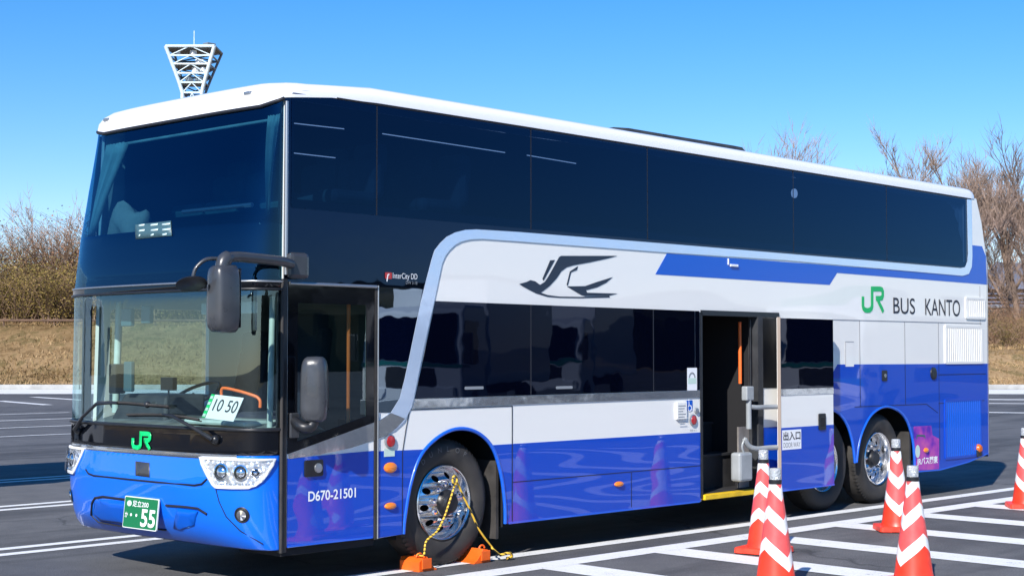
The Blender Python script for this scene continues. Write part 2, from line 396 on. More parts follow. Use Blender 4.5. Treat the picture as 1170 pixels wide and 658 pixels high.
def tube(bm, pts, r, n=10, caps=True):
    pts = [Vector(p) for p in pts]; rs = r if isinstance(r, (list, tuple)) else [r]*len(pts)
    rings = []; prev = None
    for i, p in enumerate(pts):
        a = pts[max(0, i-1)]; c = pts[min(len(pts)-1, i+1)]
        d = (c-a).normalized()
        if prev is None: s = d.orthogonal().normalized()
        else:
            s = (prev-d*prev.dot(d))
            s = s.normalized() if s.length > 1e-6 else d.orthogonal().normalized()
        prev = s; t = d.cross(s)
        rings.append([bm.verts.new(p+(s*math.cos(2*math.pi*k/n)+t*math.sin(2*math.pi*k/n))*rs[i]) for k in range(n)])
    for a, b in zip(rings, rings[1:]):
        for k in range(n): bm.faces.new((a[k], a[(k+1)%n], b[(k+1)%n], b[k]))
    if caps and n > 2:
        bm.faces.new(list(reversed(rings[0]))); bm.faces.new(rings[-1])
def smoothpath(pts, k=6):
    pts = [Vector(p) for p in pts]; out = []
    for i in range(len(pts)-1):
        p0 = pts[max(0,i-1)]; p1 = pts[i]; p2 = pts[i+1]; p3 = pts[min(len(pts)-1,i+2)]
        for j in range(k):
            t = j/k
            out.append(.5*((2*p1)+(-p0+p2)*t+(2*p0-5*p1+4*p2-p3)*t*t+(-p0+3*p1-3*p2+p3)*t**3))
    out.append(pts[-1]); return out
def sm2(pts, k=5): return [(v.x, v.y) for v in smoothpath([(a, b, 0) for a, b in pts], k)]
def lathe(bm, prof, cx, cz, y0, n=48, sgn=1):       # axis along Y at (cx, cz); prof of (radius, y)
    rings = []
    for r, y in prof:
        rings.append([bm.verts.new((cx+r*math.cos(2*math.pi*k/n), y0+y*sgn, cz+r*math.sin(2*math.pi*k/n))) for k in range(n)])
    for a, b in zip(rings, rings[1:]):
        for k in range(n): bm.faces.new((a[k], a[(k+1)%n], b[(k+1)%n], b[k]))
    return rings
def lathez(bm, prof, cx, cy, n=32):
    rings = []
    for r, z in prof:
        rings.append([bm.verts.new((cx+r*math.cos(2*math.pi*k/n), cy+r*math.sin(2*math.pi*k/n), z)) for k in range(n)])
    for a, b in zip(rings, rings[1:]):
        for k in range(n): bm.faces.new((a[k], a[(k+1)%n], b[(k+1)%n], b[k]))
    return rings
def plate(bm, loops, y, t=0., midx=0):
    """flat panel in the X-Z plane; y = outer face, t = depth inwards (+Y)"""
    tris = tessellate_polygon([[Vector((a, b, 0)) for a, b in lp] for lp in loops])
    fl = [p for lp in loops for p in lp]
    vs = [bm.verts.new((a, y, b)) for a, b in fl]
    def tri(vv, t3, want):
        a, b, c = (vv[i] for i in t3)
        if a is b or b is c or a is c: return
        n = (b.co-a.co).cross(c.co-a.co)
        try: f = bm.faces.new((a, b, c) if n.y*want > 0 else (a, c, b)); f.material_index = midx
        except ValueError: pass
    for t3 in tris: tri(vs, t3, -1)
    if t:
        vb = [bm.verts.new((a, y+t, b)) for a, b in fl]
        for t3 in tris: tri(vb, t3, 1)
        i = 0
        for lp in loops:
            k = len(lp)
            for j in range(k):
                try: bm.faces.new((vs[i+j], vs[i+(j+1)%k], vb[i+(j+1)%k], vb[i+j])).material_index = midx
                except ValueError: pass
            i += k
def sp(name, loops, y, t, mat, parent, **kw):
    bm = NB()
    if loops and isinstance(loops[0][0], (int, float)): loops = [loops]
    plate(bm, loops, y, t); bmesh.ops.recalc_face_normals(bm, faces=bm.faces) if t else None
    return link(name, bm, mat, parent, **kw)
def ring(cx, cz, r, n=24, rz=None): return [(cx+r*math.cos(2*math.pi*k/n), cz+(rz or r)*math.sin(2*math.pi*k/n)) for k in range(n)]
def rect(x0, x1, z0, z1, r=0., s=4):
    if not r: return [(x0,z0),(x1,z0),(x1,z1),(x0,z1)]
    out = []
    for cx, cz, a in ((x1-r,z0+r,-90),(x1-r,z1-r,0),(x0+r,z1-r,90),(x0+r,z0+r,180)):
        for k in range(s+1): q = R(a+90*k/s); out.append((cx+r*math.cos(q), cz+r*math.sin(q)))
    return out
def stroke(pts, w):      # outline of a polyline of width w
    L, Rr = [], []
    for i, p in enumerate(pts):
        a = Vector(pts[max(0,i-1)]); c = Vector(pts[min(len(pts)-1,i+1)]); q = Vector(p)
        d1 = (q-a).normalized() if i else (c-q).normalized(); d2 = (c-q).normalized() if i < len(pts)-1 else d1
        d = (d1+d2).normalized(); nn = Vector((-d.y, d.x)); k = w/2/max(.5, nn.dot(Vector((-d1.y, d1.x))))
        L.append(tuple(q+nn*k)); Rr.append(tuple(q-nn*k))
    return L+Rr[::-1]
def fpatch(name, poly, off, mat, parent, solid=.008, holes=(), step=.07, smooth=True):
    loops = [poly]+list(holes)
    tris = tessellate_polygon([[Vector((a, b, 0)) for a, b in lp] for lp in loops])
    fl = [p for lp in loops for p in lp]
    bm = NB(); vs = [bm.verts.new((a, b, 0)) for a, b in fl]
    for t3 in tris:
        a, b, c = (vs[i] for i in t3)
        if (b.co-a.co).cross(c.co-a.co).length < 1e-9: continue
        try: bm.faces.new((a, b, c))
        except ValueError: pass
    us = [p[0] for p in fl]; zs = [p[1] for p in fl]
    cuts = []
    u = math.floor(min(us)/step)*step
    while u < max(us):
        st = step if .35 < u < UL-.35 else step/2.5
        if u > min(us)+.002: cuts.append(((u,0,0),(1,0,0)))
        u += st
    z = math.floor(min(zs)/.1)*.1
    while z < max(zs):
        if z > min(zs)+.002: cuts.append(((0,z,0),(0,1,0)))
        z += .1
    for co, no in cuts:
        bmesh.ops.bisect_plane(bm, geom=bm.verts[:]+bm.edges[:]+bm.faces[:], plane_co=co, plane_no=no, dist=1e-5)
    for v in bm.verts: v.co = FP(v.co.x, v.co.y, off)
    bmesh.ops.remove_doubles(bm, verts=bm.verts, dist=1e-5)
    bm.normal_update()
    for f in bm.faces:
        ref = Vector((-1, 0, 0)) if True else None
        c = f.calc_center_median(); ref = Vector((-.6, (c.y-W/2)*.5, 0))
        if f.normal.dot(ref) < 0: f.normal_flip()
    return link(name, bm, mat, parent, smooth=50 if smooth else False, solid=solid)
def ftube(name, pts, off, r, mat, parent, n=8):
    bm = NB(); tube(bm, [FP(u, z, off) for u, z in pts], r, n); return link(name, bm, mat, parent, smooth=60)
def text(name, body, size, mat, parent, mapf, sx=1., bold=0., align='LEFT', depth=.0, shear=0.):
    cu = bpy.data.curves.new('t', 'FONT'); cu.body = body; cu.size = size; cu.align_x = align; cu.offset = bold; cu.shear = shear
    to = bpy.data.objects.new('t', cu); COL.objects.link(to)
    dg = bpy.context.evaluated_depsgraph_get(); dg.update()
    me = bpy.data.meshes.new_from_object(to.evaluated_get(dg))
    bpy.data.objects.remove(to); bpy.data.curves.remove(cu)
    bm = NB(); bm.from_mesh(me); bpy.data.meshes.remove(me)
    for v in bm.verts: v.co = Vector(mapf(v.co.x*sx, v.co.y))
    bm.normal_update()
    return link(name, bm, mat, parent)
def textw(body, size):
    cu = bpy.data.curves.new('t', 'FONT'); cu.body = body; cu.size = size
    to = bpy.data.objects.new('t', cu); COL.objects.link(to)
    dg = bpy.context.evaluated_depsgraph_get(); dg.update(); me = bpy.data.meshes.new_from_object(to.evaluated_get(dg))
    xs = [v.co.x for v in me.vertices]; ys = [v.co.y for v in me.vertices]
    bpy.data.objects.remove(to); bpy.data.meshes.remove(me); return min(xs), max(xs), min(ys), max(ys)
def textbox(name, body, mat, parent, x0, x1, z0, z1, mapxz, bold=0., shear=0.):
    a, b, c, d = textw(body, 1.)
    fx = (x1-x0)/(b-a); fz = (z1-z0)/(d-c)
    return text(name, body, 1., mat, parent, lambda x, y: mapxz(x0+(x-a)*fx, z0+(y-c)*fz), bold=bold, shear=shear)
def sidemap(y): return lambda x, z: (x, y, z)

# ================================================================== THE BUS
bus = thing('double_decker_bus', 'large white and blue double-decker coach with dark glass, parked with its middle door open', 'bus', (5.8, 1.245, 0))
ARC1 = sm2([(1.60,.30),(1.62,.45),(1.68,.69),(1.79,.90),(1.99,1.035),(2.21,1.085),(2.43,1.04),(2.60,.91),(2.70,.69),(2.745,.45),(2.75,.285)])
ARC2 = sm2([(7.20,.29),(7.22,.50),(7.28,.74),(7.42,.93),(7.62,1.045),(7.84,1.085),(8.05,1.03),(8.22,.89),(8.32,.70),(8.365,.49)])
ARC3 = sm2([(8.395,.49),(8.44,.66),(8.53,.83),(8.73,1.005),(9.03,1.085),(9.34,1.03),(9.54,.90),(9.66,.70),(9.70,.50),(9.71,.31)])
# --- near side wall
outline = [(1.31,.29)]+ARC1+[(5.50,.275),(5.50,2.07),(6.53,2.07),(6.53,.275)]+ARC2+ARC3+[(10.32,.30),(11.05,.355),(11.60,.43),(11.62,2.83),(11.50,3.3),(11.36,3.605),(.60,3.605),(.415,3.56),(.405,2.2),(1.31,2.2)]
uphole = rect(.50, 11.02, 2.80, 3.52)
bm = NB(); plate(bm, [outline, uphole], 0, .018); bmesh.ops.recalc_face_normals(bm, faces=bm.faces)
body = link('body_side', bm, M['white'], bus)
# blue livery
zB = .937
blue1 = [(1.31,.293)]+ARC1[:]+[(5.495,.279),(5.495,zB)]
# insert crossing of the boundary with the arch: split in a front and a rear piece
def below(arc, z, side):
    return [p for p in arc[:len(arc)//2] if p[1] < z] if side < 0 else [p for p in arc[len(arc)//2:] if p[1] < z]
bl = below(ARC1, zB, -1); br = below(ARC1, zB, 1)
sp('blue_panel', [(1.31,.293)]+bl+[(bl[-1][0]+.028,zB),(1.31,zB+.01)], -.002, .002, M['blue'], bus)
sp('blue_panel', [(br[0][0]-.028,zB)]+br+[(5.495,.279),(5.495,zB-.006)], -.002, .002, M['blue'], bus)
sp('blue_panel', [(6.53,.279)]+ARC2[:4]+[(7.20,.6),(7.20,zB),(6.53,zB)], -.002, .002, M['blue'], bus)
sp('blue_panel', ARC2[3:]+ARC3+[(10.32,.303),(11.05,.358),(11.60,.433),(11.615,1.555),(8.01,1.565),(7.93,1.49),(7.20,1.49),(7.20,.6)], -.0025, .002, M['blue'], bus)
# upper blue band
P1 = SS([(762,289.5),(748.7,313.5),(947.8,325.5),(956.3,311.8)])
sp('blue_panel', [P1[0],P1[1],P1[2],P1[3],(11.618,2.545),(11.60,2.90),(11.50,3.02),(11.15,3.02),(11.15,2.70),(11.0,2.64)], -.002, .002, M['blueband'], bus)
# --- upper glass band outline
arc_o = SS([(446,471),(456,455),(462,432),(468,404),(480,346),(487,318.6),(492.3,298),(496,286),(502.6,277.6),(510,270.5),(519.7,265.6),(531,262.8),(543.6,262.2)])
arc_i = SS([(471.8,455.4),(483,399),(495.7,342.6),(500,322),(504.3,301.5),(508,292.5),(512.8,286),(519,280),(526.5,276),(537,273.6),(550,273),(591.5,275.9)])
G1 = [(.415,2.2),(1.31,2.2),(1.31,1.24)]+arc_o+[(2.9,2.70),(5.08,2.71),(10.90,2.722),(11.02,2.74),(11.09,2.81),(11.11,2.90),(11.11,3.55),(11.07,3.597),(1.35,3.597),(.85,3.595),(.62,3.575),(.415,3.52)]
bm = NB(); plate(bm, [G1, uphole], -.003, .003); bmesh.ops.recalc_face_normals(bm, faces=bm.faces)
wb = link('window_band', bm, M['bandtop'], bus)
sp('gloss_panel', [(1.322,2.19),(1.322,1.245)]+[(x-.004, z) for x, z in arc_o[:6] if z < 2.19]+[(arc_o[4][0]+.02,2.19)], -.0055, .002, M['bandglass'], bus)
divs = [S(430,180)[0], S(606,200)[0], S(739,200)[0], 7.15, 9.1]
xs = [.47]+divs+[11.06]
for a, b in zip(xs, xs[1:]):
    sp('window_pane', rect(a+.004, b-.004, 2.735, 3.572, .02), -.006, 0, M['glassside'], bus)
for x in divs: sp('window_seal', rect(x-.006, x+.006, 2.735, 3.585), -.0065, .003, M['seam'], bus)
# trim round the glass
trim = list(reversed(arc_o))
outer = [(11.10,3.597),(11.11,2.90),(11.09,2.81),(11.02,2.74),(10.90,2.722),(5.08,2.71),(2.9,2.70)]+list(reversed(arc_o))
inner = arc_i+[S(762,288.6),(7.,2.645),(10.95,2.63),(11.12,2.66),(11.20,2.75),(11.22,2.88),(11.215,3.597)]
sp('window_trim', outer+[S(431,481)]+[(1.318,1.09),S(450,492),S(461,482),S(469,466)]+inner, -.008, .006, M['silver'], bus)
sp('window_trim', [S(431,481),S(446,471.5),S(462,478),S(452,489),S(441,497),S(431,501)], -.0088, .006, M['chromeband'], bus)
# sweep of bright trim seen below the windows
LW = [(1.935,2.098),(5.40,2.09),(5.40,1.335),(1.715,1.335)]
bm = NB(); plate(bm, [LW], -.006, .005); bmesh.ops.recalc_face_normals(bm, faces=bm.faces)
low = link('lower_window', bm, M['glasslow'], bus)
for px in (606, 746): x = S(px, 400)[0]; sp('window_seal', rect(x-.006, x+.006, 1.34, 2.09), -.0075, .003, M['seam'], low)
sp('lower_window', rect(5.41, 5.475, 1.335, 2.09), -.006, .005, M['glasslow'], bus)
for px in (415, 417+0): pass
for px, py in ((541, 443), (644, 442.5)):
    x, z = S(px, py); sp('window_label', rect(x-.11, x+.11, z-.012, z+.012, .01), -.0082, .001, M['greyprint'], low)
sp('window_sill_trim', [(1.715,1.33),(5.475,1.33),(5.475,1.265),(1.69,1.262)], -.009, .008, M['chromeband'], bus)
# panel gaps on the near side
def gapline(pts, w=.008, mat='seam', y=-.0045): return sp('panel_gap', stroke(pts, w), y, .002, M[mat], bus)
gapline([(2.83,.30),(2.83,1.25)]); gapline([(1.585,.30),(1.585,.93),(1.62,1.10),(1.66,1.25),(2.83,1.25)], .006)
gapline([(2.84,.62),(5.49,.615)], .006); gapline([(4.42,.30),(4.42,.61)], .006)
gapline([(6.85,2.045),(11.45,2.055)], .006, 'seamw')
for px in (982, 1033.5, 1072): x = S(px, 390)[0]; gapline([(x,1.565),(x,2.05)], .010, 'seamw'); gapline([(x,1.1 if px<1060 else .42),(x,1.56)], .006, 'seam', -.0055)
x = S(1128, 390)[0]; gapline([(11.42,1.56),(11.42,2.52)], .006, 'seamw')
gapline([(8.36,1.1),(10.0,1.09),(10.28,.98)], .006, 'seam', -.0055)
gapline([(10.30,1.43),(11.55,1.43)], .006, 'seam', -.0055); gapline([(10.3,1.09),(11.5,1.10)], .006, 'seam', -.0055)
sp('skirt_edge', stroke([(2.79,.287),(5.47,.275)], .016), -.006, .006, M['lipblue'], bus)
sp('skirt_edge', stroke([(9.72,.315),(10.32,.305),(11.05,.36),(11.58,.437)], .016), -.006, .006, M['lipblue'], bus)
# arch lips and wells
for arc in (ARC1, ARC2, ARC3):
    bm = NB(); tube(bm, [(a, .002, b) for a, b in arc], .016, 8)
    link('arch_lip', bm, M['lipblue'], bus, smooth=60)
for x0, x1 in ((1.58,2.78),(7.16,9.74)):
    bm = NB(); box(bm, x0, x1, .06, .75, .25, 1.16)
    for f in list(bm.faces):
        n = f.normal; bm.normal_update()
    bm.normal_update()
    for f in [f for f in bm.faces if f.normal.y < -.9 or f.normal.z < -.9]: bm.faces.remove(f)
    link('wheel_well', bm, M['dark'], bus)
# mudflaps
boxo('mudflap', M['rubber'], bus, 2.70, 2.73, .06, .45, .16, .80)
boxo('mudflap', M['rubber'], bus, 9.62, 9.65, .02, .42, .18, .78)
# logos on the side
def o4(p): return (400+p[0]/1, 240+p[1]/1)
Z4 = lambda L: SS([(400+a/2.925*1., 240+b/2.925) for a, b in L])
def Q(L): return SS([(400+(a)/2.925, 240+(b)/2.925) for a, b in L])
bird = Q([(565,247),(590,240),(602,234),(618,238),(634,250),(650,240),(662,222),(680,190),(698,157),(705,153),(893,153),(860,162),(800,175),(745,185),(722,192),(705,205),(690,228),(668,252),(645,270),(636,276),(660,284),(700,289),(770,290),(865,286),(868,292),(770,294),(700,293),(660,290),(620,278),(595,265),(575,254)])
sp('bird_emblem', bird, -.003, .001, M['navy'], bus)
sp('bird_emblem', Q([(668,168),(684,167),(646,236),(642,230)]), -.003, .001, M['navy'], bus)
sp('bird_emblem', Q([(724,255),(785,254),(825,240),(877,224),(855,243),(825,258),(788,268),(792,276),(893,279),(868,285.5),(785,287),(772,284),(745,268)]), -.003, .001, M['navy'], bus)
sp('bird_emblem', Q([(757,190),(761,188),(758,200),(738,208),(727,252),(723,250),(734,205)]), -.0032, .001, M['navy'], bus)
def T6(p): return (900+p[0]/4.7, 300+p[1]/4.7)
def jr_path(f, mapper):
    a = [(403,182),(403,232),(406,245),(414,254),(427,257),(440,254),(449,245),(452,232),(452,141),(495,141),(505,145),(509,155),(509,177),(505,188),(495,192),(472,192)]
    b = [(482,197.5),(492,222),(503,243),(512,265)]
    return [mapper(p) for p in a], [mapper(p) for p in b]
ja, jb = jr_path(None, lambda p: S(*T6(p)))
sp('railway_logo', stroke(ja, .054), -.004, .001, M['green'], bus)
sp('railway_logo', stroke(jb, .050), -.0044, .001, M['green'], bus)
(xa, za), (xb, zb) = S(1020.5, 358), S(1045, 341)
textbox('lettering', 'BUS', M['ink'], bus, xa, xb, za, zb, sidemap(-.004))
(xa, za), (xb, zb) = S(1057, 360), S(1096.5, 343)
textbox('lettering', 'KANTO', M['ink'], bus, xa, xb, za, zb, sidemap(-.004))
# small lettering on the black glass
(xa, za), (xb, zb) = S(448, 320), S(476, 313)
textbox('lettering', 'InterCity DD', M['whiteprint'], bus, xa, xb, za, zb, sidemap(-.0085))
(xa, za), (xb, zb) = S(463, 324.6), S(476, 321.5)
textbox('lettering', 'DW 3-18', M['greyprint'], bus, xa, xb, za, zb, sidemap(-.008))
(xa, za), (xb, zb) = S(439.3, 318.5), S(447, 311.5)
sp('badge', rect(xa, xb, za, zb, .008), -.0075, .001, M['red'], bus)
sp('badge', stroke([(xa+.018,za-.02),(xa+.028,zb-.02),(xa+.042,zb-.012)], .010), -.0085, .001, M['whiteprint'], bus)
# vents
def louvre(x0, x1, z0, z1, n, mat, dark, frame=None):
    b = NB(); plate(b, [rect(x0-.03, x1+.03, z0-.03, z1+.03, .03), rect(x0, x1, z0, z1)], -.014, .012)
    bmesh.ops.recalc_face_normals(b, faces=b.faces)
    g = link('vent', b, M[mat], bus)
    sp('vent_backing', rect(x0, x1, z0, z1), -.0035, 0, M[dark], g)
    b = NB(); w = (x1-x0)/n
    for i in range(n): box(b, x0+i*w+w*.18, x0+i*w+w*.80, -.013, -.004, z0, z1)
    link('slat', b, M['lipblue' if mat == 'blue' else mat], g)
(xa, za), (xb, zb) = S(1080.5, 413), S(1120.5, 375); louvre(xa, xb, za, zb, 19, 'white', 'seamw')
(xa, za), (xb, zb) = S(1104, 361.5), S(1123.5, 343); louvre(xa, xb, za, zb, 9, 'white', 'seamw')
(xa, za), (xb, zb) = S(1080.5, 522), S(1119.5, 457); louvre(xa, xb, za, zb, 17, 'blue', 'seam')
# side fittings
x, z = S(1010, 429); sp('fuel_flap', rect(x-.055, x+.055, z-.06, z+.06, .015), -.012, .010, M['blackplastic'], bus); sp('flap_lock', ring(x+.01, z, .022), -.016, .004, M['satin'], bus)
x, z = S(1066, 426.5)
b = NB(); lathe(b, [(.075,0),(.072,.012),(.055,.016),(.0001,.010)], x, z, -.004, 24, -1); link('filler_cap', b, M['blackplastic'], bus, smooth=40)
x, z = S(971, 404); sp('access_flap', rect(x-.10, x+.08, z-.14, z+.13, .01), -.0036, .002, M['white'], bus); 
gapline([(x-.10,z-.14),(x-.10,z+.13),(x+.08,z+.13)], .006, 'seamw', -.0055)
x, z = S(838, 303.5); b = NB(); box(b, x-.07, x+.06, -.02, -.004, z-.012, z+.012); link('marker_lamp', b, M['whiteprint'], bus, bevel=.004)
x, z = S(831.5, 299); boxo('lamp_bracket', M['whiteprint'], bus, x-.006, x+.006, -.012, -.003, z-.03, z+.03)
def oval_lamp(px, py, rx, rz, mat='orange'):
    x, z = S(px, py); b = NB()
    for k, (s, y) in enumerate(((1.15,-.003),(1.12,-.012))): pass
    rings = []
    for s, y in ((1.12,-.003),(1.12,-.014),(.98,-.020),(.6,-.028),(.001,-.030)):
        rings.append([b.verts.new((x+rx*s*math.cos(2*math.pi*k/24), y, z+rz*s*math.sin(2*math.pi*k/24))) for k in range(24)])
    for a, c in zip(rings, rings[1:]):
        for k in range(24): b.faces.new((a[k], a[(k+1)%24], c[(k+1)%24], c[k]))
    bmesh.ops.recalc_face_normals(b, faces=b.faces)
    o = link('side_lamp', b, M[mat], bus, smooth=50); return o
oval_lamp(445.4, 533.9, .058, .036); oval_lamp(445.4, 577.6, .052, .024); oval_lamp(706.5, 552.7, .055, .022); oval_lamp(1057.5, 514, .05, .026)
for px, py in ((444.6, 503.8), (791, 479.5)):
    x, z = S(px, py); b = NB(); lathe(b, [(.052,0),(.052,.014),(.044,.018)], x, z, -.003, 28, -1); e = link('emergency_button', b, M['satin'], bus, smooth=40)
    b = NB(); lathe(b, [(.044,.012),(.040,.020),(.0001,.024)], x, z, -.003, 28, -1); link('button_cover', b, M['red'], e, smooth=40)
x, z = S(795, 469); b = NB(); lathe(b, [(.028,0),(.026,.016),(.0001,.018)], x, z, -.003, 20, -1); link('call_button', b, M['satin'], bus, smooth=40)
x, z = S(444.5, 516); sp('sticker', rect(x-.055, x+.055, z-.035, z+.025), -.0045, .001, M['tint'], bus)
(xa, za), (xb, zb) = S(784.5, 446), S(795.5, 420); st = sp('sticker', rect(xa, xb, za, zb, .006), -.0085, .001, M['whiteprint'], bus)
sp('print', rect(xa+.012, xb-.012, (za+zb)/2-.045, (za+zb)/2+.01), -.0095, .001, M['tint'], st)
sp('print', stroke([((xa+xb)/2+.045*math.cos(R(a)), zb-.095+.045*math.sin(R(a))) for a in range(0,181,20)], .018), -.0095, .001, M['greyprint'], st)
(xa, za), (xb, zb) = S(784.3, 469), S(790.8, 457); st = sp('wheelchair_sign', rect(xa, xb, za, zb), -.0045, .001, M['blueband'], bus)
cx_, cz_ = (xa+xb)/2, (za+zb)/2
for lp in (stroke([(cx_+.0+.028*math.cos(R(a)), cz_-.025+.028*math.sin(R(a))) for a in range(100,360,20)], .009), stroke([(cx_-.012,cz_+.035),(cx_-.008,cz_+.0),(cx_+.022,cz_-.004),(cx_+.036,cz_-.045)], .010), ring(cx_-.013, cz_+.052, .010, 12)):
    sp('print', lp, -.0055, .001, M['whiteprint'], st)
(xa, za), (xb, zb) = S(771.5, 479), S(783, 459); b = NB(); box(b, xa, xb, -.022, -.003, za, zb); st = link('notice_panel', b, M['white'], bus, bevel=.004)
for i in range(7): sp('print', rect(xa+.02, xb-.025-(i%3)*.02, zb-.03-i*.026-.008, zb-.03-i*.026), -.0235, .001, M['greyprint'], st)
(xa, za), (xb, zb) = S(788, 492.5), S(795, 490); textbox('lettering', '0511', M['greyprint'], bus, xa, xb, za, zb, sidemap(-.004))
# poster on the rear skirt
pl = SS([(1043.5,487),(1063.5,486),(1065,497),(1072.5,501),(1072.5,535.5),(1044.5,537.5)])
po = sp('poster', pl, -.0055, .001, M['purple'], bus)
(xa, za), (xb, zb) = S(1046.5, 531.5), S(1070.5, 521.5); textbox('lettering', 'JRバス関東', M['whiteprint'], po, xa+.015, xb, za-.01, zb+.01, sidemap(-.008), bold=.03)
x, z = S(1048, 515.5); sp('print', ring(x, z, .055, 20, .075), -.0066, .001, M['tint'], po)
x, z = S(1051, 499); sp('print', stroke([(x-.09,z-.02),(x-.07,z+.02),(x+.1,z+.01),(x+.12,z-.02)], .022), -.0066, .001, M['paleblue'], po)
x, z = S(1116.7, 512); b = NB(); lathe(b, [(.055,0),(.052,.03),(.035,.05),(.0001,.052)], x, z, -.003, 24, -1); rl = link('rear_marker', b, M['orangedark'], bus, smooth=40)
boxo('marker_base', M['blackplastic'], rl, x-.055, x+.055, -.035, -.003, z-.10, z-.01, bevel=.012)

# --- roof (lofted rounded shell)
def roof():
    base = []
    for i in range(61):                                   # front, far corner to near corner
        u = UL*(1-i/60); e = min(u, UL-u)
        zz = 3.475+.05*max(0, 1-e/.35)
        base.append((FP(u, zz, .012), 'f'))
    base += [(Vector((x, -.010, z)), 's') for x, z in ((.51,3.539),(.62,3.552),(.85,3.578),(1.3,3.592),(3.,3.597),(6,3.597),(9,3.597),(11.20,3.597))]
    for k in range(1, 7):
        a = R(-90+90*k/7); base.append((Vector((11.26+.12*math.cos(a), .11+.12*math.sin(a), 3.597)), 'c'))
    base += [(Vector((11.385, y, 3.597)), 'r') for y in (.2,.8,1.7,2.18)]
    for k in range(1, 7):
        a = R(90*k/7); base.append((Vector((11.26+.12*math.cos(a), 2.27+.12*math.sin(a), 3.597)), 'c'))
    base += [(Vector((x, 2.39, z)), 's') for x, z in ((11.2,3.597),(9,3.597),(6,3.597),(3,3.597),(1.3,3.597),(.85,3.592),(.62,3.57))]
    b = NB(); rings = []
    cx, cy = 5.9, W/2
    for inset, dz, ff in ((0,0,0),(.005,.045,.28),(.018,.082,.56),(.042,.110,.78),(.085,.128,.93),(.19,.138,1.0)):
        rg = []; xfront = [min(q.x for q, _ in base)+inset*1.7]
        for p, t in base:
            fx = 1. if p.x < .62 else max(0, 1-(p.x-.62)/.6)
            ins = inset*(1+.7*fx)
            top = 3.597+.148*(ff**.2 if ff else 0)
            z = p.z+dz+(3.692-p.z-.138)*ff*fx*.98 if inset else p.z
            dx = max(0., min(1., (1.05-p.x)/.6)) if p.x < 1.6 else (-max(0, min(1, (p.x-10.6)/.6)))
            xx = p.x+ins*max(-1, min(1, dx))
            yy = p.y+ins*max(-1., min(1., (cy-p.y)/.9))
            rad = .03+.30*ff
            for ym, sg_ in ((-.010+ins*.98, 1), (2.40-ins*.98, -1)):
                ccx = xfront[0]+rad; ccy = ym+sg_*rad
                if xx < ccx and (yy-ccy)*sg_ < 0 and p.x < 1.2:
                    vx, vy = xx-ccx, yy-ccy; ln = math.hypot(vx, vy)
                    if ln > rad: xx, yy = ccx+vx/ln*rad, ccy+vy/ln*rad
            rg.append(b.verts.new((xx, yy, z)))
        rings.append(rg)
    n = len(base)
    for a, c in zip(rings, rings[1:]):
        for k in range(n): b.faces.new((a[k], a[(k+1)%n], c[(k+1)%n], c[k]))
    b.faces.new(rings[-1])
    bmesh.ops.recalc_face_normals(b, faces=b.faces)
    return link('roof', b, M['roofwhite'], bus, smooth=60)
rf = roof()
b = NB(); tube(b, [(x, -.004, 3.590+(0 if x > 1 else -.01)) for x in (.9, 3, 6, 9, 11.2)], .010, 6); link('gutter', b, M['seam'], rf)
# air-conditioning unit on the roof: shows as a low dark hump
b = NB(); pr_ = [S(x, y, .35) for x, y in ((695,152),(701,145.5),(718,146.5),(780,157),(838,166.5),(848,168.5),(853,175))]
for (xa, za), (xb, zb) in zip(pr_, pr_[1:]):
    for ya, yb, da, db in ((.33,.35,-.05,0),(.35,1.9,0,-.02),(1.9,1.95,-.02,-.2)):
        b.faces.new([b.verts.new(p) for p in ((xa,ya,za+da),(xb,ya,zb+da),(xb,yb,zb+db),(xa,yb,za+db))])
bmesh.ops.remove_doubles(b, verts=b.verts, dist=1e-4); bmesh.ops.recalc_face_normals(b, faces=b.faces)
link('roof_unit', b, M['darkgrey'], bus, smooth=40)
for u, z in ((FI(285, 98)), (FI(122, 138))):
    p = FP(u, 3.475, -.012); b = NB(); box(b, p.x-.012, p.x+.03, p.y-.04, p.y+.04, 3.575, 3.60); link('roof_marker_lamp', b, M['satin'], rf, bevel=.008)

# --- rear end
b = NB(); prof = [(.40,11.70),(.55,11.72),(2.80,11.73),(3.3,11.58),(3.60,11.39)]
rr = []
for z, xr in prof:
    row = []
    for k in range(9): a = R(-90+90*k/8); row.append((xr-.11+.11*math.cos(a), .11+.11*math.sin(a), z))
    row += [(xr+.0, .8, z), (xr, 1.7, z)]
    for k in range(9): a = R(90*k/8); row.append((xr-.11+.11*math.cos(a), W*TY(z)-.11+.11*math.sin(a), z))
    rr.append([b.verts.new(p) for p in row])
for a, c in zip(rr, rr[1:]):
    for k in range(len(a)-1): b.faces.new((a[k], a[k+1], c[k+1], c[k]))
b.faces.new(list(reversed(rr[0])))
bmesh.ops.recalc_face_normals(b, faces=b.faces)
def cutmat(b, z, axis=2):
    bmesh.ops.bisect_plane(b, geom=b.verts[:]+b.edges[:]+b.faces[:], plane_co=(0,0,z), plane_no=(0,0,1))
cutmat(b, 1.555); cutmat(b, 2.545); cutmat(b, 3.0)
b.normal_update()
for f in b.faces:
    z = f.calc_center_median().z; f.material_index = 1 if z < 1.555 else (2 if 2.545 < z < 3.0 else 0)
link('rear_panel', b, [M['white'], M['blue'], M['blueband']], bus, smooth=50)
sp('rear_edge_gap', stroke([(11.605,.44),(11.61,1.55),(11.615,2.83)], .006), -.006, .002, M['seamw'], bus)
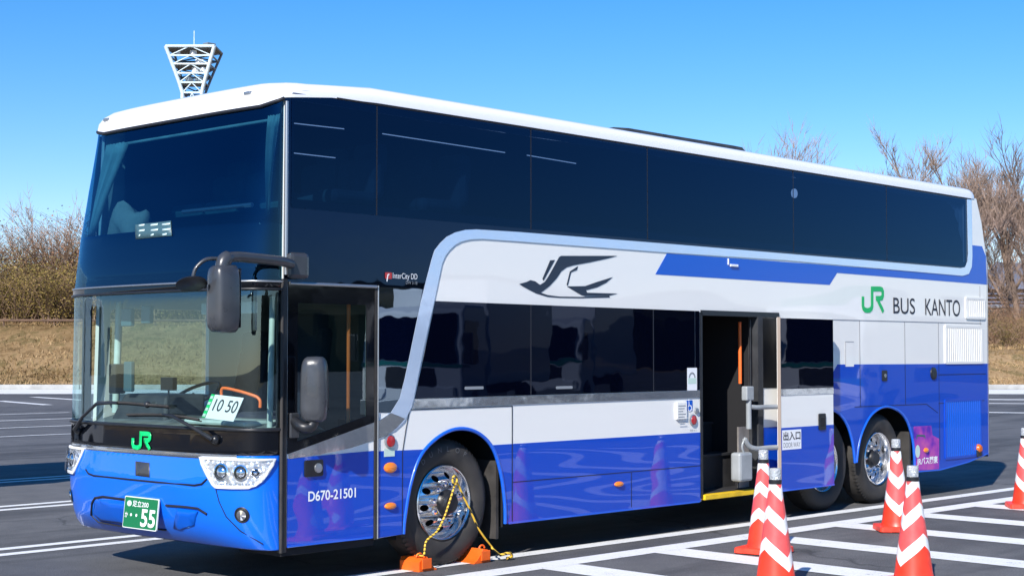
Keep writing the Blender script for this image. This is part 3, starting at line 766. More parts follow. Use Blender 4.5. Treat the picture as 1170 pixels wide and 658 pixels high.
# --- far side wall
b = NB(); plate(b, [[(.41,.29)]+ARC1+ARC2+ARC3+[(11.0,.35),(11.6,.43),(11.62,2.83),(11.5,3.3),(11.36,3.6),(.41,3.6)], rect(.55, 1.55, 1.22, 2.06, .06)], W, -.05)
bmesh.ops.recalc_face_normals(b, faces=b.faces); 
for v in b.verts: v.co.y -= W*(1-TY(v.co.z))
fs = link('body_side', b, M['white'], bus)
sp('window_band', [(1.7,1.33),(7.5,1.33),(7.5,2.09),(1.7,2.09)], W+.004, .003, M['glasslow'], bus)
b = NB(); plate(b, [[(.42,2.21),(1.6,2.21),(1.9,2.7),(11.1,2.72),(11.1,3.59),(.42,3.59)]], W+.004, .003)
for v in b.verts: v.co.y -= W*(1-TY(v.co.z))
link('window_band', b, M['glasslow'], bus)
sp('blue_panel', [(2.80,.29),(7.15,.29),(7.15,.93),(2.80,.93)], W+.004, .003, M['blue'], bus)
sp('blue_panel', [(.42,.3),(1.56,.3),(1.56,.93),(.42,.93)], W+.004, .003, M['blue'], bus)
sp('blue_panel', [(9.75,.33),(11.58,.45),(11.6,1.55),(8,1.55),(8,1.12),(9.0,1.12),(9.75,1.10)], W+.004, .003, M['blue'], bus)
sp('driver_window', rect(.55, 1.55, 1.22, 2.06, .06), W+.003, 0, M['glassdoor'], bus)
# lining, floors, partitions
boxo('upper_floor', M['dark'], bus, .50, 11.3, .06, 2.43, 2.40, 2.44)
boxo('lower_floor', M['dark'], bus, .42, 1.56, .06, 2.43, .42, .50)
boxo('lower_floor', M['dark'], bus, 1.56, 2.80, .77, 2.43, .42, .50)
boxo('lower_floor', M['dark'], bus, 2.80, 5.4, .06, 2.43, .42, .50)
boxo('lower_floor', M['dark'], bus, 5.4, 11.3, .76, 2.43, .42, .50)
boxo('partition', M['darkgrey'], bus, 2.05, 2.09, .06, 2.43, 1.17, 2.40)
boxo('partition', M['darkgrey'], bus, 2.05, 2.09, .77, 1.75, .50, 1.17)
boxo('ceiling', M['dark'], bus, .55, 11.2, .06, 2.33, 3.56, 3.585)
boxo('inner_lining', M['dark'], bus, .60, 11.3, 2.30, 2.32, 2.44, 3.56)
boxo('rear_bulkhead', M['dark'], bus, 11.18, 11.22, .06, 2.33, .5, 3.56)
for (ax, ay), (bx_, by_), yy in (((335,141),(393,147.5),.62),((335,175),(383,180.5),.62),((437,153),(577,174.5),.42),((602,177.5),(658,187),.42)):
    a = S(ax, ay, yy); c = S(bx_, by_, yy)
    b = NB(); tube(b, [(a[0], yy, a[1]), (c[0], yy, c[1])], .004, 6); link('light_strip', b, M['stripled'], bus)
x, z = S(908.5, 221, .3)
b = NB(); lathe(b, [(.0001,0),(.05,.0),(.05,.02)], x, z, .3, 16, 1); link('reading_lamp', b, M['stripled'], bus)
# rear curtain behind the upper glass
b = NB(); C0 = SS([(1083,223),(1109,229),(1110,290),(1104,262),(1094,240)], .03)
for i in range(14):
    t = i/13; xt = 10.62+.46*t; zb_ = 3.50-.66*(t**2.2)
    a = b.verts.new((xt, .035+.012*math.sin(i*2.1), 3.53)); c = b.verts.new((10.66+.42*t, .035+.012*math.sin(i*2.1+.6), zb_))
    if i: b.faces.new((pa, a, c, pc))
    pa, pc = a, c
link('curtain', b, M['curtain'], bus, smooth=60, solid=.004)

# --- front: skin, divider, glass
def band(z0, z1, u0=0, u1=UL, n=40): return [(u0+(u1-u0)*i/n, z0) for i in range(n+1)]+[(u1-(u1-u0)*i/n, z1) for i in range(n+1)]
ZT = lambda u: 3.475+.05*max(0, 1-min(u, UL-u)/.35)
gu = [(.012+(UL-.024)*i/40, 2.195) for i in range(41)]+[(UL-.012-(UL-.024)*i/40, ZT(UL-.012-(UL-.024)*i/40)) for i in range(41)]
fpatch('upper_windscreen', gu, 0, M['glassup'], bus, solid=0)
fpatch('windscreen', band(1.14, 2.145, .012, UL-.012), 0, M['glassfront'], bus, solid=0)
fpatch('divider', band(2.135, 2.205), .012, M['gloss'], bus, solid=.03)
ftube('divider_trim', [(UL*i/50, 2.143) for i in range(51)], .016, .010, M['blackplastic'], bus)
ftube('divider_trim', [(UL*i/50, 2.198) for i in range(51)], .014, .008, M['satin'], bus)
fpatch('lower_mask', band(.965, 1.15), .004, M['gloss'], bus, solid=.03)
ftube('scuttle_edge', [(UL*i/50, 1.145) for i in range(51)], .006, .014, M['blackplastic'], bus)
ftube('windscreen_seal', [(UL*i/50, ZT(UL*i/50)-.006) for i in range(51)], .008, .014, M['seam'], bus)
# opaque ceramic borders behind the glass
fpatch('glass_border', band(2.205, 2.62), -.012, M['gloss'], bus, solid=.01)
for a, c in ((.0,.035),(UL-.09,UL)):
    fpatch('glass_border', [(a,1.15),(c,1.15),(c,2.14),(a,2.14)], -.008, M['blackplastic'], bus, solid=.01)
    fpatch('glass_border', [(a,2.62),(c,2.62),(c,3.47),(a,3.47)], -.008, M['blackplastic'], bus, solid=.01)
# lower bodywork: a skin following the nose, tucked in at the bottom
fpatch('hood_trim', band(.935, .968, .33, UL-.33), .006, M['chromeband'], bus, solid=.02)
fpatch('front_panel', band(.29, .967), 0, M['bluelit'], bus, solid=.03)
b = NB()
rows = [[FP(UL*i/50, .29, 0) for i in range(51)], [FP(UL*i/50, .29, 0)+Vector((.5,0,-.005)) for i in range(51)]]
rows = [[b.verts.new(p) for p in r] for r in rows]
for k in range(50): b.faces.new((rows[0][k], rows[0][k+1], rows[1][k+1], rows[1][k]))
link('undertray', b, M['dark'], bus, solid=.01)
def fgap(pxs, r=.006, mat='seam', off=.001): return ftube('panel_gap', FF(pxs), off, r, M[mat], bus, 6)
fgap([(98,536),(101,540.5),(107,543),(140,546.5),(180,550.5),(222,554),(230,552.5),(236,547)], .007)
fgap([(247,559),(251,573),(259,590),(275,606),(300,621)], .004)
fgap([(104.5,588),(105.5,574),(109,568.5),(118,567),(150,571)], .010); fgap([(190,577),(210,578.5),(226,580.5),(236,587)], .009)  # bumper recess edges: crease shade drawn as dark lines, here and below
fgap([(104.5,588),(112,596),(140,601),(190,605)], .006)
fpatch('recess_shade_patch', FF([(107,586),(108,573),(113,570),(145,573),(145,598),(115,595)]), .003, M['blueband'], bus, solid=.004)  # raised darker-blue patches: the shade of the bumper hollows put into colour
fpatch('recess_shade_patch', FF([(203,580),(226,583.5),(222,600),(207,605),(198,603)]), .003, M['blueband'], bus, solid=.004)
fpatch('emblem_cover', FF([(155,526.5),(171,528.5),(171,545),(155,543)]), .004, M['plastic'], bus, solid=.004)
# JR logo on the mask
u0, z0 = FI(151.5, 513.5); u1, z1 = FI(175, 494)
ua, ub = min(u0,u1), max(u0,u1); hz = .125; zc = 1.035
def jrf(p): return (ub-(p[0]-395)/125*(ub-ua), zc-hz/2+(265-p[1])/135*hz)
A_, B_ = jr_path(None, lambda p: jrf(p))
fpatch('railway_logo', stroke(A_, .034), .012, M['greenlogo'], bus, solid=.002)
fpatch('railway_logo', stroke(B_, .030), .0125, M['greenlogo'], bus, solid=.002)
# headlights
def inset_poly(poly, w):
    c = Vector((sum(p[0] for p in poly)/len(poly), sum(p[1] for p in poly)/len(poly)))
    out = []
    n = len(poly)
    area = sum(poly[i][0]*poly[(i+1)%n][1]-poly[(i+1)%n][0]*poly[i][1] for i in range(n)); sg = 1 if area > 0 else -1
    for i in range(n):
        a = Vector(poly[i-1]); q = Vector(poly[i]); d = Vector(poly[(i+1)%n])
        e1 = (q-a).normalized(); e2 = (d-q).normalized(); n1 = Vector((-e1.y, e1.x))*sg; n2 = Vector((-e2.y, e2.x))*sg
        m = (n1+n2).normalized(); out.append(tuple(q+m*(w/max(.55, m.dot(n1)))))
    return out
hl = FF([(229,521.5),(258,523),(288,523.6),(314.5,523.5),(312,531),(306,541.5),(299,550),(292,555),(284,557.8),(265,558),(247,557),(243,553),(236,541),(231,531)])
hl = [(max(.03,u), z) for u, z in hl]
hl2 = [(UL-u, z) for u, z in hl]
def headlight(hl):
    fr = fpatch('headlight', hl, .016, M['whiteprint'], bus, solid=.02, holes=[inset_poly(hl, .018)], step=.04)
    fpatch('reflector', inset_poly(hl, .010), .0075, M['hlref'], fr, solid=.002, step=.04)
    us = [p[0] for p in hl]; mid = sum(us)/len(us); sg = 1 if mid < UL/2 else -1
    for du, r, mt in ((-.0,.058,'chrome'),(.155,.066,'chrome'),(-.10,.03,'chrome')):
        u = (.29+du) if sg > 0 else UL-(.29+du); z = .845
        p = FP(u, z, .0); bb = NB()
        for rr_, y in ((r,-.004),(r*.97,.022),(r*.80,.020),(r*.74,.008),(r*.70,.010)): pass
        rings = []
        nx = (FP(u, z, .05)-p).normalized(); sx = Vector((0,0,1)).cross(nx).normalized(); tz = nx.cross(sx)
        for rr_, h in ((r,.004),(r*.98,.018),(r*.82,.020),(r*.78,.009),(r*.70,.006),(r*.66,.014),(r*.4,.026),(.0005,.030)):
            rings.append([bb.verts.new(p+nx*h+(sx*math.cos(2*math.pi*k/28)+tz*math.sin(2*math.pi*k/28))*rr_) for k in range(28)])
        for i, (a, c) in enumerate(zip(rings, rings[1:])):
            for k in range(28):
                f = bb.faces.new((a[k], a[(k+1)%28], c[(k+1)%28], c[k])); f.material_index = 1 if i in (2,3,4) else 0
        bmesh.ops.recalc_face_normals(bb, faces=bb.faces)
        link('projector_lamp', bb, [M['chrome'], M['gloss']], fr, smooth=45)
    bb = NB()
    for i in range(12):
        u = .20+.024*i; u = u if sg > 0 else UL-u; p = FP(u, .762, .012)
        bmesh.ops.create_icosphere(bb, subdivisions=1, radius=.0085, matrix=Matrix.Translation(p))
    link('running_lights', bb, M['chrome'], fr, smooth=True)
    fpatch('lens', inset_poly(hl, .008), .038, M['lens'], fr, solid=0, step=.04)
def mat_hlref():
    m, nt, n, l, b = newmat('reflector_bowl'); tc = n.new('ShaderNodeTexCoord'); v = n.new('ShaderNodeTexVoronoi'); v.inputs['Scale'].default_value = 26
    l.new(tc.outputs['Object'], v.inputs['Vector']); b.inputs['Metallic'].default_value = .65; b.inputs['Roughness'].default_value = .25
    b.inputs['Base Color'].default_value = (.82,.84,.86,1)
    bp = n.new('ShaderNodeBump'); bp.inputs['Distance'].default_value = .03; l.new(v.outputs['Distance'], bp.inputs['Height']); l.new(bp.outputs[0], b.inputs['Normal'])
    return m
M['hlref'] = mat_hlref()
headlight(hl); headlight(hl2)
# fog lamps
for u, z in (FI(276, 588),): 
    for uu in (u, UL-u):
        p = FP(uu, z, .0); nx = (FP(uu, z, .05)-p).normalized(); sx = Vector((0,0,1)).cross(nx).normalized(); tz = nx.cross(sx); bb = NB(); rings = []
        for rr_, h in ((.058,.001),(.052,.006),(.046,-.0),(.040,.002),(.036,.012),(.0005,.020)):
            rings.append([bb.verts.new(p+nx*h+(sx*math.cos(2*math.pi*k/28)+tz*math.sin(2*math.pi*k/28))*rr_) for k in range(28)])
        for i, (a, c) in enumerate(zip(rings, rings[1:])):
            for k in range(28):
                f = bb.faces.new((a[k], a[(k+1)%28], c[(k+1)%28], c[k])); f.material_index = 1 if i < 3 else 0
        bmesh.ops.recalc_face_normals(bb, faces=bb.faces)
        link('fog_lamp', bb, [M['chrome'], M['blackplastic']], bus, smooth=45)
# number plate
pc = [FP(u, z, .055) for u, z in FF([(144,565),(185,567),(189.5,602.5),(149.5,597.5)])]
uc = FI(166.5, 583); pcen = FP(uc[0], uc[1], .05)
pw, ph = .44, .235
dirx = Vector((0,-1,0)); dirz = Vector((.10,0,1)).normalized(); pn = dirx.cross(dirz)
if pn.x > 0: pn = -pn
def pmap(off):
    return lambda x, z: pcen+dirx*x+dirz*z+pn*off
def pplate(name, loop, off, mat, parent, th=.003):
    bb = NB(); mp_ = pmap(off); mb = pmap(off-th); tr_ = tessellate_polygon([[Vector((a, c, 0)) for a, c in loop]])
    vs = [bb.verts.new(mp_(*p)) for p in loop]; vb = [bb.verts.new(mb(*p)) for p in loop]
    for t in tr_: bb.faces.new([vs[i] for i in t]); bb.faces.new([vb[i] for i in reversed(t)])
    k = len(loop)
    for j in range(k): bb.faces.new((vs[j], vs[(j+1)%k], vb[(j+1)%k], vb[j]))
    bmesh.ops.recalc_face_normals(bb, faces=bb.faces); return link(name, bb, mat, parent)
npl = pplate('number_plate', rect(-pw/2, pw/2, -ph/2, ph/2, .012), 0, M['platewhite'], bus, .01)
pplate('plate_face', rect(-pw/2+.007, pw/2-.007, -ph/2+.007, ph/2-.007, .01), .002, M['plategreen'], npl, .002)
def pt(body, x0, x1, z0, z1, bold=0.): textbox('lettering', body, M['whiteprint'], npl, x0, x1, z0, z1, pmap(.0045), bold=bold)
pt('足立200', -.105, .10, .045, .090, .008); pt('55', .02, .195, -.092, .03, .022); pt('か', -.195, -.155, -.04, 0, .008)
for xx in (-.115, -.045): pplate('dot', ring(xx, -.018, .011, 12), .0045, M['whiteprint'], npl, .002)
pplate('print', ring(-.15, .065, .03, 16, .022), .0045, M['tint'], npl, .002)
# near front corner post
bm = NB(); tube(bm, [(.425,-.012,2.25),(.425,-.012,3.50)], .014, 8); link('corner_strip', bm, M['satin'], bus, smooth=60)
sp('corner_post', rect(.395, .445, .27, 2.22), -.014, .05, M['blackplastic'], bus, bevel=.006)
bm = NB(); tube(bm, [(.395,-.012,.27),(.395,-.012,2.2)], .013, 8); link('door_seal', bm, M['rubber'], bus, smooth=60)

# --- front (crew) door
fd_o = rect(.45, 1.285, .30, 2.185, .02)
gh = [(.50,1.02),(1.235,1.19),(1.235,2.07),(.50,2.07)]
bm = NB(); plate(bm, [fd_o, gh], -.004, .04); bmesh.ops.recalc_face_normals(bm, faces=bm.faces)
fdoor = link('front_door', bm, M['white'], bus)
bm = NB(); plate(bm, [[(.452,.967),(1.283,1.165),(1.283,2.183),(.452,2.183)], [(.54,1.055),(1.20,1.215),(1.20,2.05),(.54,2.05)]], -.010, .006); bmesh.ops.recalc_face_normals(bm, faces=bm.faces)
link('window_frame', bm, M['gloss'], fdoor)
sp('door_glass', [(.50,1.02),(1.235,1.19),(1.235,2.07),(.50,2.07)], -.0065, 0, M['glassdoor'], fdoor)
sp('door_trim', SS([(329,512),(427.4,481.5),(427.4,502.5),(400,511.5),(364,519),(329,524)]), -.0085, .004, M['chromeband'], fdoor)
sp('door_paint', [(.452,.303),(1.283,.303),(1.283,.953),(.452,.935)], -.0065, .002, M['blue'], fdoor)
sp('door_edge', stroke([(.46,.31),(1.275,.305)], .014), -.012, .006, M['lipblue'], fdoor)
(xa, za), (xb, zb) = S(351.5, 574), S(405.5, 556)
textbox('lettering', 'D670-21501', M['whiteprint'], fdoor, xa, xb, za+.01, zb-.005, sidemap(-.009), bold=.02)
x, z = S(357, 534.5); sp('door_handle', rect(x-.085, x+.085, z-.06, z+.06, .015), -.022, .016, M['blackplastic'], fdoor, bevel=.004)
b = NB(); lathe(b, [(.036,0),(.034,.012),(.0001,.014)], x+.035, z, -.02, 20, -1); link('door_lock', b, M['satin'], fdoor, smooth=40)
sp('door_seal', rect(1.288, 1.312, .285, 2.2), -.012, .03, M['rubber'], bus)
bm = NB(); tube(bm, [(1.322,-.010,.29),(1.322,-.010,2.2)], .006, 6); link('door_seal', bm, M['satin'], bus, smooth=60)
bm = NB(); tube(bm, [(.46,-.014,2.19),(1.30,-.014,2.19)], .012, 6); link('door_header', bm, M['satin'], bus, smooth=60)
boxo('door_step', M['dark'], bus, .42, 1.31, .02, .5, .24, .29)

# --- middle door: opening with steps, leaf slid back on its arms
md = NB()
for (z, y) in ((.36,.06),(.68,.30),(.98,.55),(1.25,.80)): pass
ystep = [.03,.30,.58,.86]; zstep = [.34,.68,.98,1.25]
prof = [(.03,.30)]
for i in range(4):
    prof.append((ystep[i], zstep[i])); prof.append((ystep[i+1] if i < 3 else 2.4, zstep[i]))
va = [md.verts.new((5.52, y, z)) for y, z in prof]; vb = [md.verts.new((6.50, y, z)) for y, z in prof]
for i in range(len(prof)-1): md.faces.new((va[i], va[i+1], vb[i+1], vb[i]))
bmesh.ops.recalc_face_normals(md, faces=md.faces)
steps = link('entrance_steps', md, M['step'], bus, solid=.01)
for i in range(1, 4): boxo('step_nosing', M['darkgrey'], steps, 5.52, 6.50, ystep[i]-.02, ystep[i]+.01, zstep[i]-.02, zstep[i]+.004)
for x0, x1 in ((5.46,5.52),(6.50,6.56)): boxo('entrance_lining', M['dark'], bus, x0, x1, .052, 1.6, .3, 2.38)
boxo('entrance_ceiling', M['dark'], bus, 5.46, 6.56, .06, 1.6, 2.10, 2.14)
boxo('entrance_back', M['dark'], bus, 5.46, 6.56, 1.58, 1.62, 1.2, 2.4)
boxo('step_edge', M['yellow'], bus, 5.515, 6.515, -.035, .10, .285, .335, bevel=.006)
boxo('kick_plate', M['panelmetal'], bus, 6.28, 6.49, .10, .12, .345, .95)
boxo('doorway_frame', M['blackplastic'], bus, 5.485, 5.515, -.012, .06, .30, 2.08)
boxo('doorway_frame', M['blackplastic'], bus, 5.50, 6.86, -.012, .05, 2.05, 2.10)
boxo('doorway_frame', M['darkgrey'], bus, 6.46, 6.55, -.016, .10, .30, 2.055)
boxo('doorway_frame', M['gloss'], bus, 6.55, 6.90, -.006, -.001, 1.335, 2.05)
b = NB(); tube(b, [(6.40,.16,1.38),(6.40,.16,2.0)], .018, 8); link('grab_rail', b, M['orangerail'], bus, smooth=60)
b = NB(); tube(b, [(6.42,.05,1.1),(6.42,.05,2.02)], .012, 8); link('grab_rail', b, M['blackplastic'], bus, smooth=60)
# leaf: outer skin at Y=-.16, arms from the frame
YL = -.17
x0, zt = S(891.5, 365, YL); x1, _ = S(951.5, 368, YL); zb0 = .30
leaf = boxo('door_leaf', M['white'], bus, x0, x1, YL, YL+.045, zb0, 2.045, bevel=.004)
sp('leaf_paint', rect(x0+.004, x1-.002, zb0+.004, .937), YL-.002, .002, M['blue'], leaf)
zg0 = S(920, 443.5, YL)[1]
bm = NB(); plate(bm, [rect(x0+.004, x1-.002, zg0, 2.04)], YL-.004, .003); bmesh.ops.recalc_face_normals(bm, faces=bm.faces); link('leaf_window', bm, M['glasslow'], leaf)
sp('leaf_trim', rect(x0+.004, x1-.002, zg0-.065, zg0-.002), YL-.005, .004, M['chromeband'], leaf)
boxo('leaf_edge', M['beige'], leaf, x0-.006, x0-.001, YL-.003, YL+.034, zb0, 2.05)
sp('leaf_edge', stroke([(x0,zb0+.008),(x1,zb0+.008)], .014), YL-.006, .004, M['lipblue'], leaf)
(xa, za), (xb, zb) = S(893.5, 514, YL), S(915, 490, YL)
sg = sp('sign_plate', rect(xa, xb, za, zb), YL-.004, .001, M['whiteprint'], leaf)
textbox('lettering', '出入口', M['ink'], sg, xa+.02, xb-.02, za+.095, zb-.018, sidemap(YL-.006), bold=.02)
textbox('lettering', 'DOOR WAY', M['greyprint'], sg, xa+.02, xb-.02, za+.022, za+.072, sidemap(YL-.006))
x, z = S(938.5, 481.5, YL); sp('leaf_handle', rect(x-.065, x+.065, z-.085, z+.085, .015), YL-.016, .013, M['blackplastic'], leaf, bevel=.004)
sp('handle_recess', rect(x-.035, x+.045, z-.05, z+.04, .01), YL-.0175, .001, M['dark'], leaf)
xv = S(855.5, 480, -.07)[0]
arm = thing('x', None, None, (0,0,0)); bpy.data.objects.remove(arm)
b = NB(); tube(b, smoothpath([(xv,-.07,1.30),(xv,-.07,1.0),(xv,-.07,.94)], 3), .028, 10)
post = link('door_arm', b, M['greypost'], bus, smooth=50)
za_ = S(870, 465, -.10)[1]; b = NB(); tube(b, smoothpath([(xv+.02,-.07,za_+.01),(xv+.10,-.09,za_),(xv+.3,-.10,za_),(x0+.02,YL+.05,za_)], 4), .024, 10); link('door_arm', b, M['greypost'], bus, smooth=50)
zl_ = S(870, 512, -.10)[1]; b = NB(); tube(b, smoothpath([(xv-.06,-.06,zl_+.10),(xv,-.07,zl_+.03),(xv+.10,-.09,zl_),(xv+.3,-.10,zl_),(x0+.02,YL+.05,zl_)], 4), .026, 10); link('door_arm', b, M['greypost'], bus, smooth=50)
b = NB(); box(b, xv-.07, xv+.055, -.10, -.03, 1.22, 1.36); link('arm_bracket', b, M['greypost'], bus, bevel=.012)
(xa, za), (xb, zb) = S(845, 550.5, -.09), S(859.5, 516, -.09)
bx = boxo('actuator_box', M['greypost'], bus, xa, xb, -.10, .02, za, zb, bevel=.025)
b = NB(); tube(b, smoothpath([(xv-.06,-.05,zb-.01),(xv-.09,-.05,zb+.06),(xv-.05,-.06,zb+.14)], 4), .012, 8); link('cable', b, M['greypost'], bx, smooth=60)

# --- wheels
def wheel(cx, cz, Rt, y, sgn, dish, hubout, name='wheel', rotd=0, letters=False):
    b = NB(); h = .145                                                   # tyre
    w_ = .28
    prof = [(.292,.045),(.315,.018),(.36,.0),(.42,-.004),(Rt-.055,.004),(Rt-.022,.022),(Rt-.006,.045),(Rt,.07),(Rt,w_-.07),(Rt-.006,w_-.045),(Rt-.03,w_-.015),(Rt-.08,w_),(.36,w_),(.30,w_-.04)]
    lathe(b, prof, cx, cz, y, 72, sgn)
    for k in range(72):                                                  # tread blocks at the shoulder
        a0 = 2*math.pi*(k+.1)/72; a1 = 2*math.pi*(k+.62)/72; pts = []
        for rr_, yy in ((Rt-.03,.012),(Rt+.005,.045),(Rt+.005,.075),(Rt-.012,.075)):
            pts.append([b.verts.new((cx+rr_*math.cos(a), y+yy*sgn, cz+rr_*math.sin(a))) for a in (a0, a1)])
        for p, q in zip(pts, pts[1:]): b.faces.new((p[0], p[1], q[1], q[0]))
    bmesh.ops.recalc_face_normals(b, faces=b.faces)
    rootw = link(name, b, M['rubber'], bus, smooth=40)
    b = NB()
    lathe(b, [(.296,.05),(.300,.022),(.292,.014),(.284,.018),(.276,.040),(.268,.05+dish*.5),(.262,.06+dish)], cx, cz, y, 72, sgn)
    bmesh.ops.recalc_face_normals(b, faces=b.faces)
    rim = link('rim', b, M['alu'], rootw, smooth=50)
    b = NB(); loops = [ring(cx, cz, .263, 60)]+[ring(cx+.215*math.cos(R(rotd+36*k)), cz+.215*math.sin(R(rotd+36*k)), .026, 14) for k in range(10)]+[ring(cx, cz, .105, 40)]
    plate(b, loops, y)
    def dep(r):
        return .06+dish-(.263-r)*hubout/.1 if r > .18 else .06+dish-(.083)*hubout/.1
    for v in b.verts:
        r = math.hypot(v.co.x-cx, v.co.z-cz); v.co.y = y+sgn*(.06+dish-(.263-min(.263, max(r, .185)))*hubout/.078)
    if sgn < 0: bmesh.ops.reverse_faces(b, faces=b.faces)
    link('wheel_disc', b, M['alu'], rootw)
    yh = .06+dish-hubout
    b = NB(); lathe(b, [(.105,yh+.03),(.105,yh-.0),(.085,yh-.02),(.082,yh-.055),(.065,yh-.07),(.0001,yh-.07)], cx, cz, y, 32, sgn); bmesh.ops.recalc_face_normals(b, faces=b.faces)
    hb = link('hub', b, M['blackplastic'], rootw, smooth=40)
    for k in range(10):
        a = R(rotd+18+36*k); bb = NB(); lathe(bb, [(.021,0),(.021,-.026),(.012,-.042),(.0001,-.042)], cx+.150*math.cos(a), cz+.150*math.sin(a), y+sgn*(yh+.002), 6, sgn)
        bmesh.ops.recalc_face_normals(bb, faces=bb.faces); link('wheel_nut', bb, M['chrome'], rootw)
    b = NB(); lathe(b, [(.262,.06+dish+.06),(.0001,.06+dish+.06)], cx, cz, y, 24, sgn); link('brake_drum', b, M['dark'], rootw)
    if letters:
        for i, ch in enumerate('DUNLOP'):
            a = R(128-i*13.5)
            text('lettering', ch, .060, M['tyretext'], rootw, lambda X, Z, a=a: (cx+(.405+Z)*math.cos(a)+(X-.02)*math.sin(a), y-.0075*sgn, cz+(.405+Z)*math.sin(a)-(X-.02)*math.cos(a)))
    return rootw
M['tyretext'] = P('tyre_letter', (.11,.11,.115), .7)
wheel(2.115, .50, .50, .055, 1, .015, .075, rotd=8, letters=True)
wheel(7.85, .50, .50, .07, 1, .11, -.0, rotd=4)
wheel(9.0, .50, .50, .055, 1, .075, .03, rotd=14)
for cx_ in (2.115, 7.85, 9.0): wheel(cx_, .50, .50, W-.055, -1, .03, .03)
b = NB()
for cx_ in (2.115, 7.85, 9.0): tube(b, [(cx_,.35,.50),(cx_,2.15,.50)], .07, 10)
link('axle', b, M['dark'], bus)
boxo('chassis', M['dark'], bus, .6, 11.2, .65, 1.85, .36, .48)

# --- mirrors
mp0 = Vector((-.28,-.20,0))
b = NB(); tube(b, smoothpath([(.43,-.06,2.325),(.28,-.13,2.335),(.0,-.18,2.342),(-.17,-.20,2.342),(-.26,-.205,2.315),(-.285,-.205,2.22)], 5), [.036]*18+[.05]*8, 14)
arm1 = link('side_mirror', b, M['plastic'], bus, smooth=60)
b = NB(); box(b, .42, .60, -.075, -.012, 2.22, 2.41); link('mirror_bracket', b, M['plastic'], arm1, bevel=.03)
def mirror_shell(name, c, w, h, d, yaw, parent, topw=.92):
    bb = NB(); rings = []
    n = 24
    for s, dd in ((.90,-.5),(1.,-.42),(1.,.0),(.96,.28),(.82,.44),(.45,.5)):
        rg = []
        for k in range(n):
            a = 2*math.pi*k/n; ex = 4.5
            cxx = math.copysign(abs(math.cos(a))**(2/ex), math.cos(a)); szz = math.copysign(abs(math.sin(a))**(2/ex), math.sin(a))
            X = cxx*w/2*s*(1-(1-topw)*(szz+1)/2); Z = szz*h/2*(s*.5+.5)
            p = Matrix.Rotation(yaw, 3, 'Z') @ Vector((dd*d, X, 0)); rg.append(bb.verts.new(Vector(c)+p*1+Vector((0,0,Z))))
        rings.append(rg)
    for a, q in zip(rings, rings[1:]):
        for k in range(n): bb.faces.new((a[k], a[(k+1)%n], q[(k+1)%n], q[k]))
    bb.faces.new(rings[0]); bb.faces.new(rings[-1]); bmesh.ops.recalc_face_normals(bb, faces=bb.faces)
    return link(name, bb, M['plastic'], parent, smooth=50)
mirror_shell('mirror_housing', (-.27,-.20,2.055), .19, .46, .17, R(180), arm1)
pm = [Matrix.Rotation(R(180),3,'Z') @ Vector((-.088, a, c)) for a, c in ((-.09,-.2),(.09,-.2),(.09,.2),(-.09,.2))]
b = NB(); b.faces.new([b.verts.new(Vector((-.27,-.20,2.06))+p) for p in pm]); link('mirror_glass', b, M['chrome'], arm1)
b = NB(); tube(b, smoothpath([(-.24,-.18,2.325),(-.36,-.15,2.32),(-.42,-.12,2.27),(-.44,-.11,2.22),(-.44,-.11,2.175)], 4), .013, 8)
link('mirror_stalk', b, M['plastic'], arm1, smooth=60)
b = NB(); mt_ = Matrix.Translation((-.45,-.10,2.155)) @ Matrix.Rotation(R(14),4,'Y') @ Matrix.Rotation(R(-20),4,'X')
rings = []
for r_, z_ in ((.0001,.022),(.05,.019),(.095,.004),(.10,-.006),(.094,-.010),(.0001,-.012)):
    rings.append([b.verts.new(mt_ @ Vector((r_*math.cos(2*math.pi*k/32), 1.15*r_*math.sin(2*math.pi*k/32), z_))) for k in range(32)])
for a, q in zip(rings, rings[1:]):
    for k in range(32): b.faces.new((a[k], a[(k+1)%32], q[(k+1)%32], q[k]))
bmesh.ops.recalc_face_normals(b, faces=b.faces); link('wide_angle_mirror', b, M['blackplastic'], arm1, smooth=50)
# lower mirror on the door
xm = .56
b = NB(); tube(b, smoothpath([(.50,-.03,1.20),(.50,-.12,1.16),(.55,-.16,1.17),(.57,-.17,1.26)], 4), .04, 12)
arm2 = link('side_mirror', b, M['blackplastic'], bus, smooth=60)
b = NB(); box(b, .46, .54, -.035, -.012, 1.08, 1.26); link('mirror_bracket', b, M['plastic'], arm2, bevel=.008)
mirror_shell('mirror_housing', (.56,-.17,1.43), .20, .47, .14, R(180+40), arm2)

# --- wipers
def fpt(px, py, off): u, z = FI(px, py); return FP(u, z, off)
def wiper(arm_, blade, pv):
    b = NB(); tube(b, [fpt(x, y, o) for x, y, o in arm_], [.017]+[.013]*(len(arm_)-2)+[.008], 8); r_ = link('wiper', b, M['blackplastic'], bus, smooth=50)
    b = NB(); tube(b, [fpt(x, y, .035) for x, y in blade], .009, 6); tube(b, [fpt(x, y+2, .02) for x, y in blade], .006, 4); link('wiper_blade', b, M['rubber'], r_)
    p = fpt(*pv, .0); b = NB(); bmesh.ops.create_icosphere(b, subdivisions=2, radius=.035, matrix=Matrix.Translation(fpt(*pv, .02))); link('wiper_pivot', b, M['blackplastic'], r_, smooth=True)
wiper([(92,491,.05),(104,476,.07),(118,461,.06),(140,460,.05)], [(116,459.5),(130,459),(150,460),(172,462),(197,464)], (92,491))
wiper([(248,502,.05),(230,489,.07),(205,475,.06),(192,473,.05)], [(150,473.5),(170,473),(190,473.5),(215,476),(232,479)], (248,502))
b = NB(); bmesh.ops.create_icosphere(b, subdivisions=2, radius=.026, matrix=Matrix.Translation(fpt(172, 462, .03))); link('wiper_pivot', b, M['blackplastic'], bus, smooth=True)

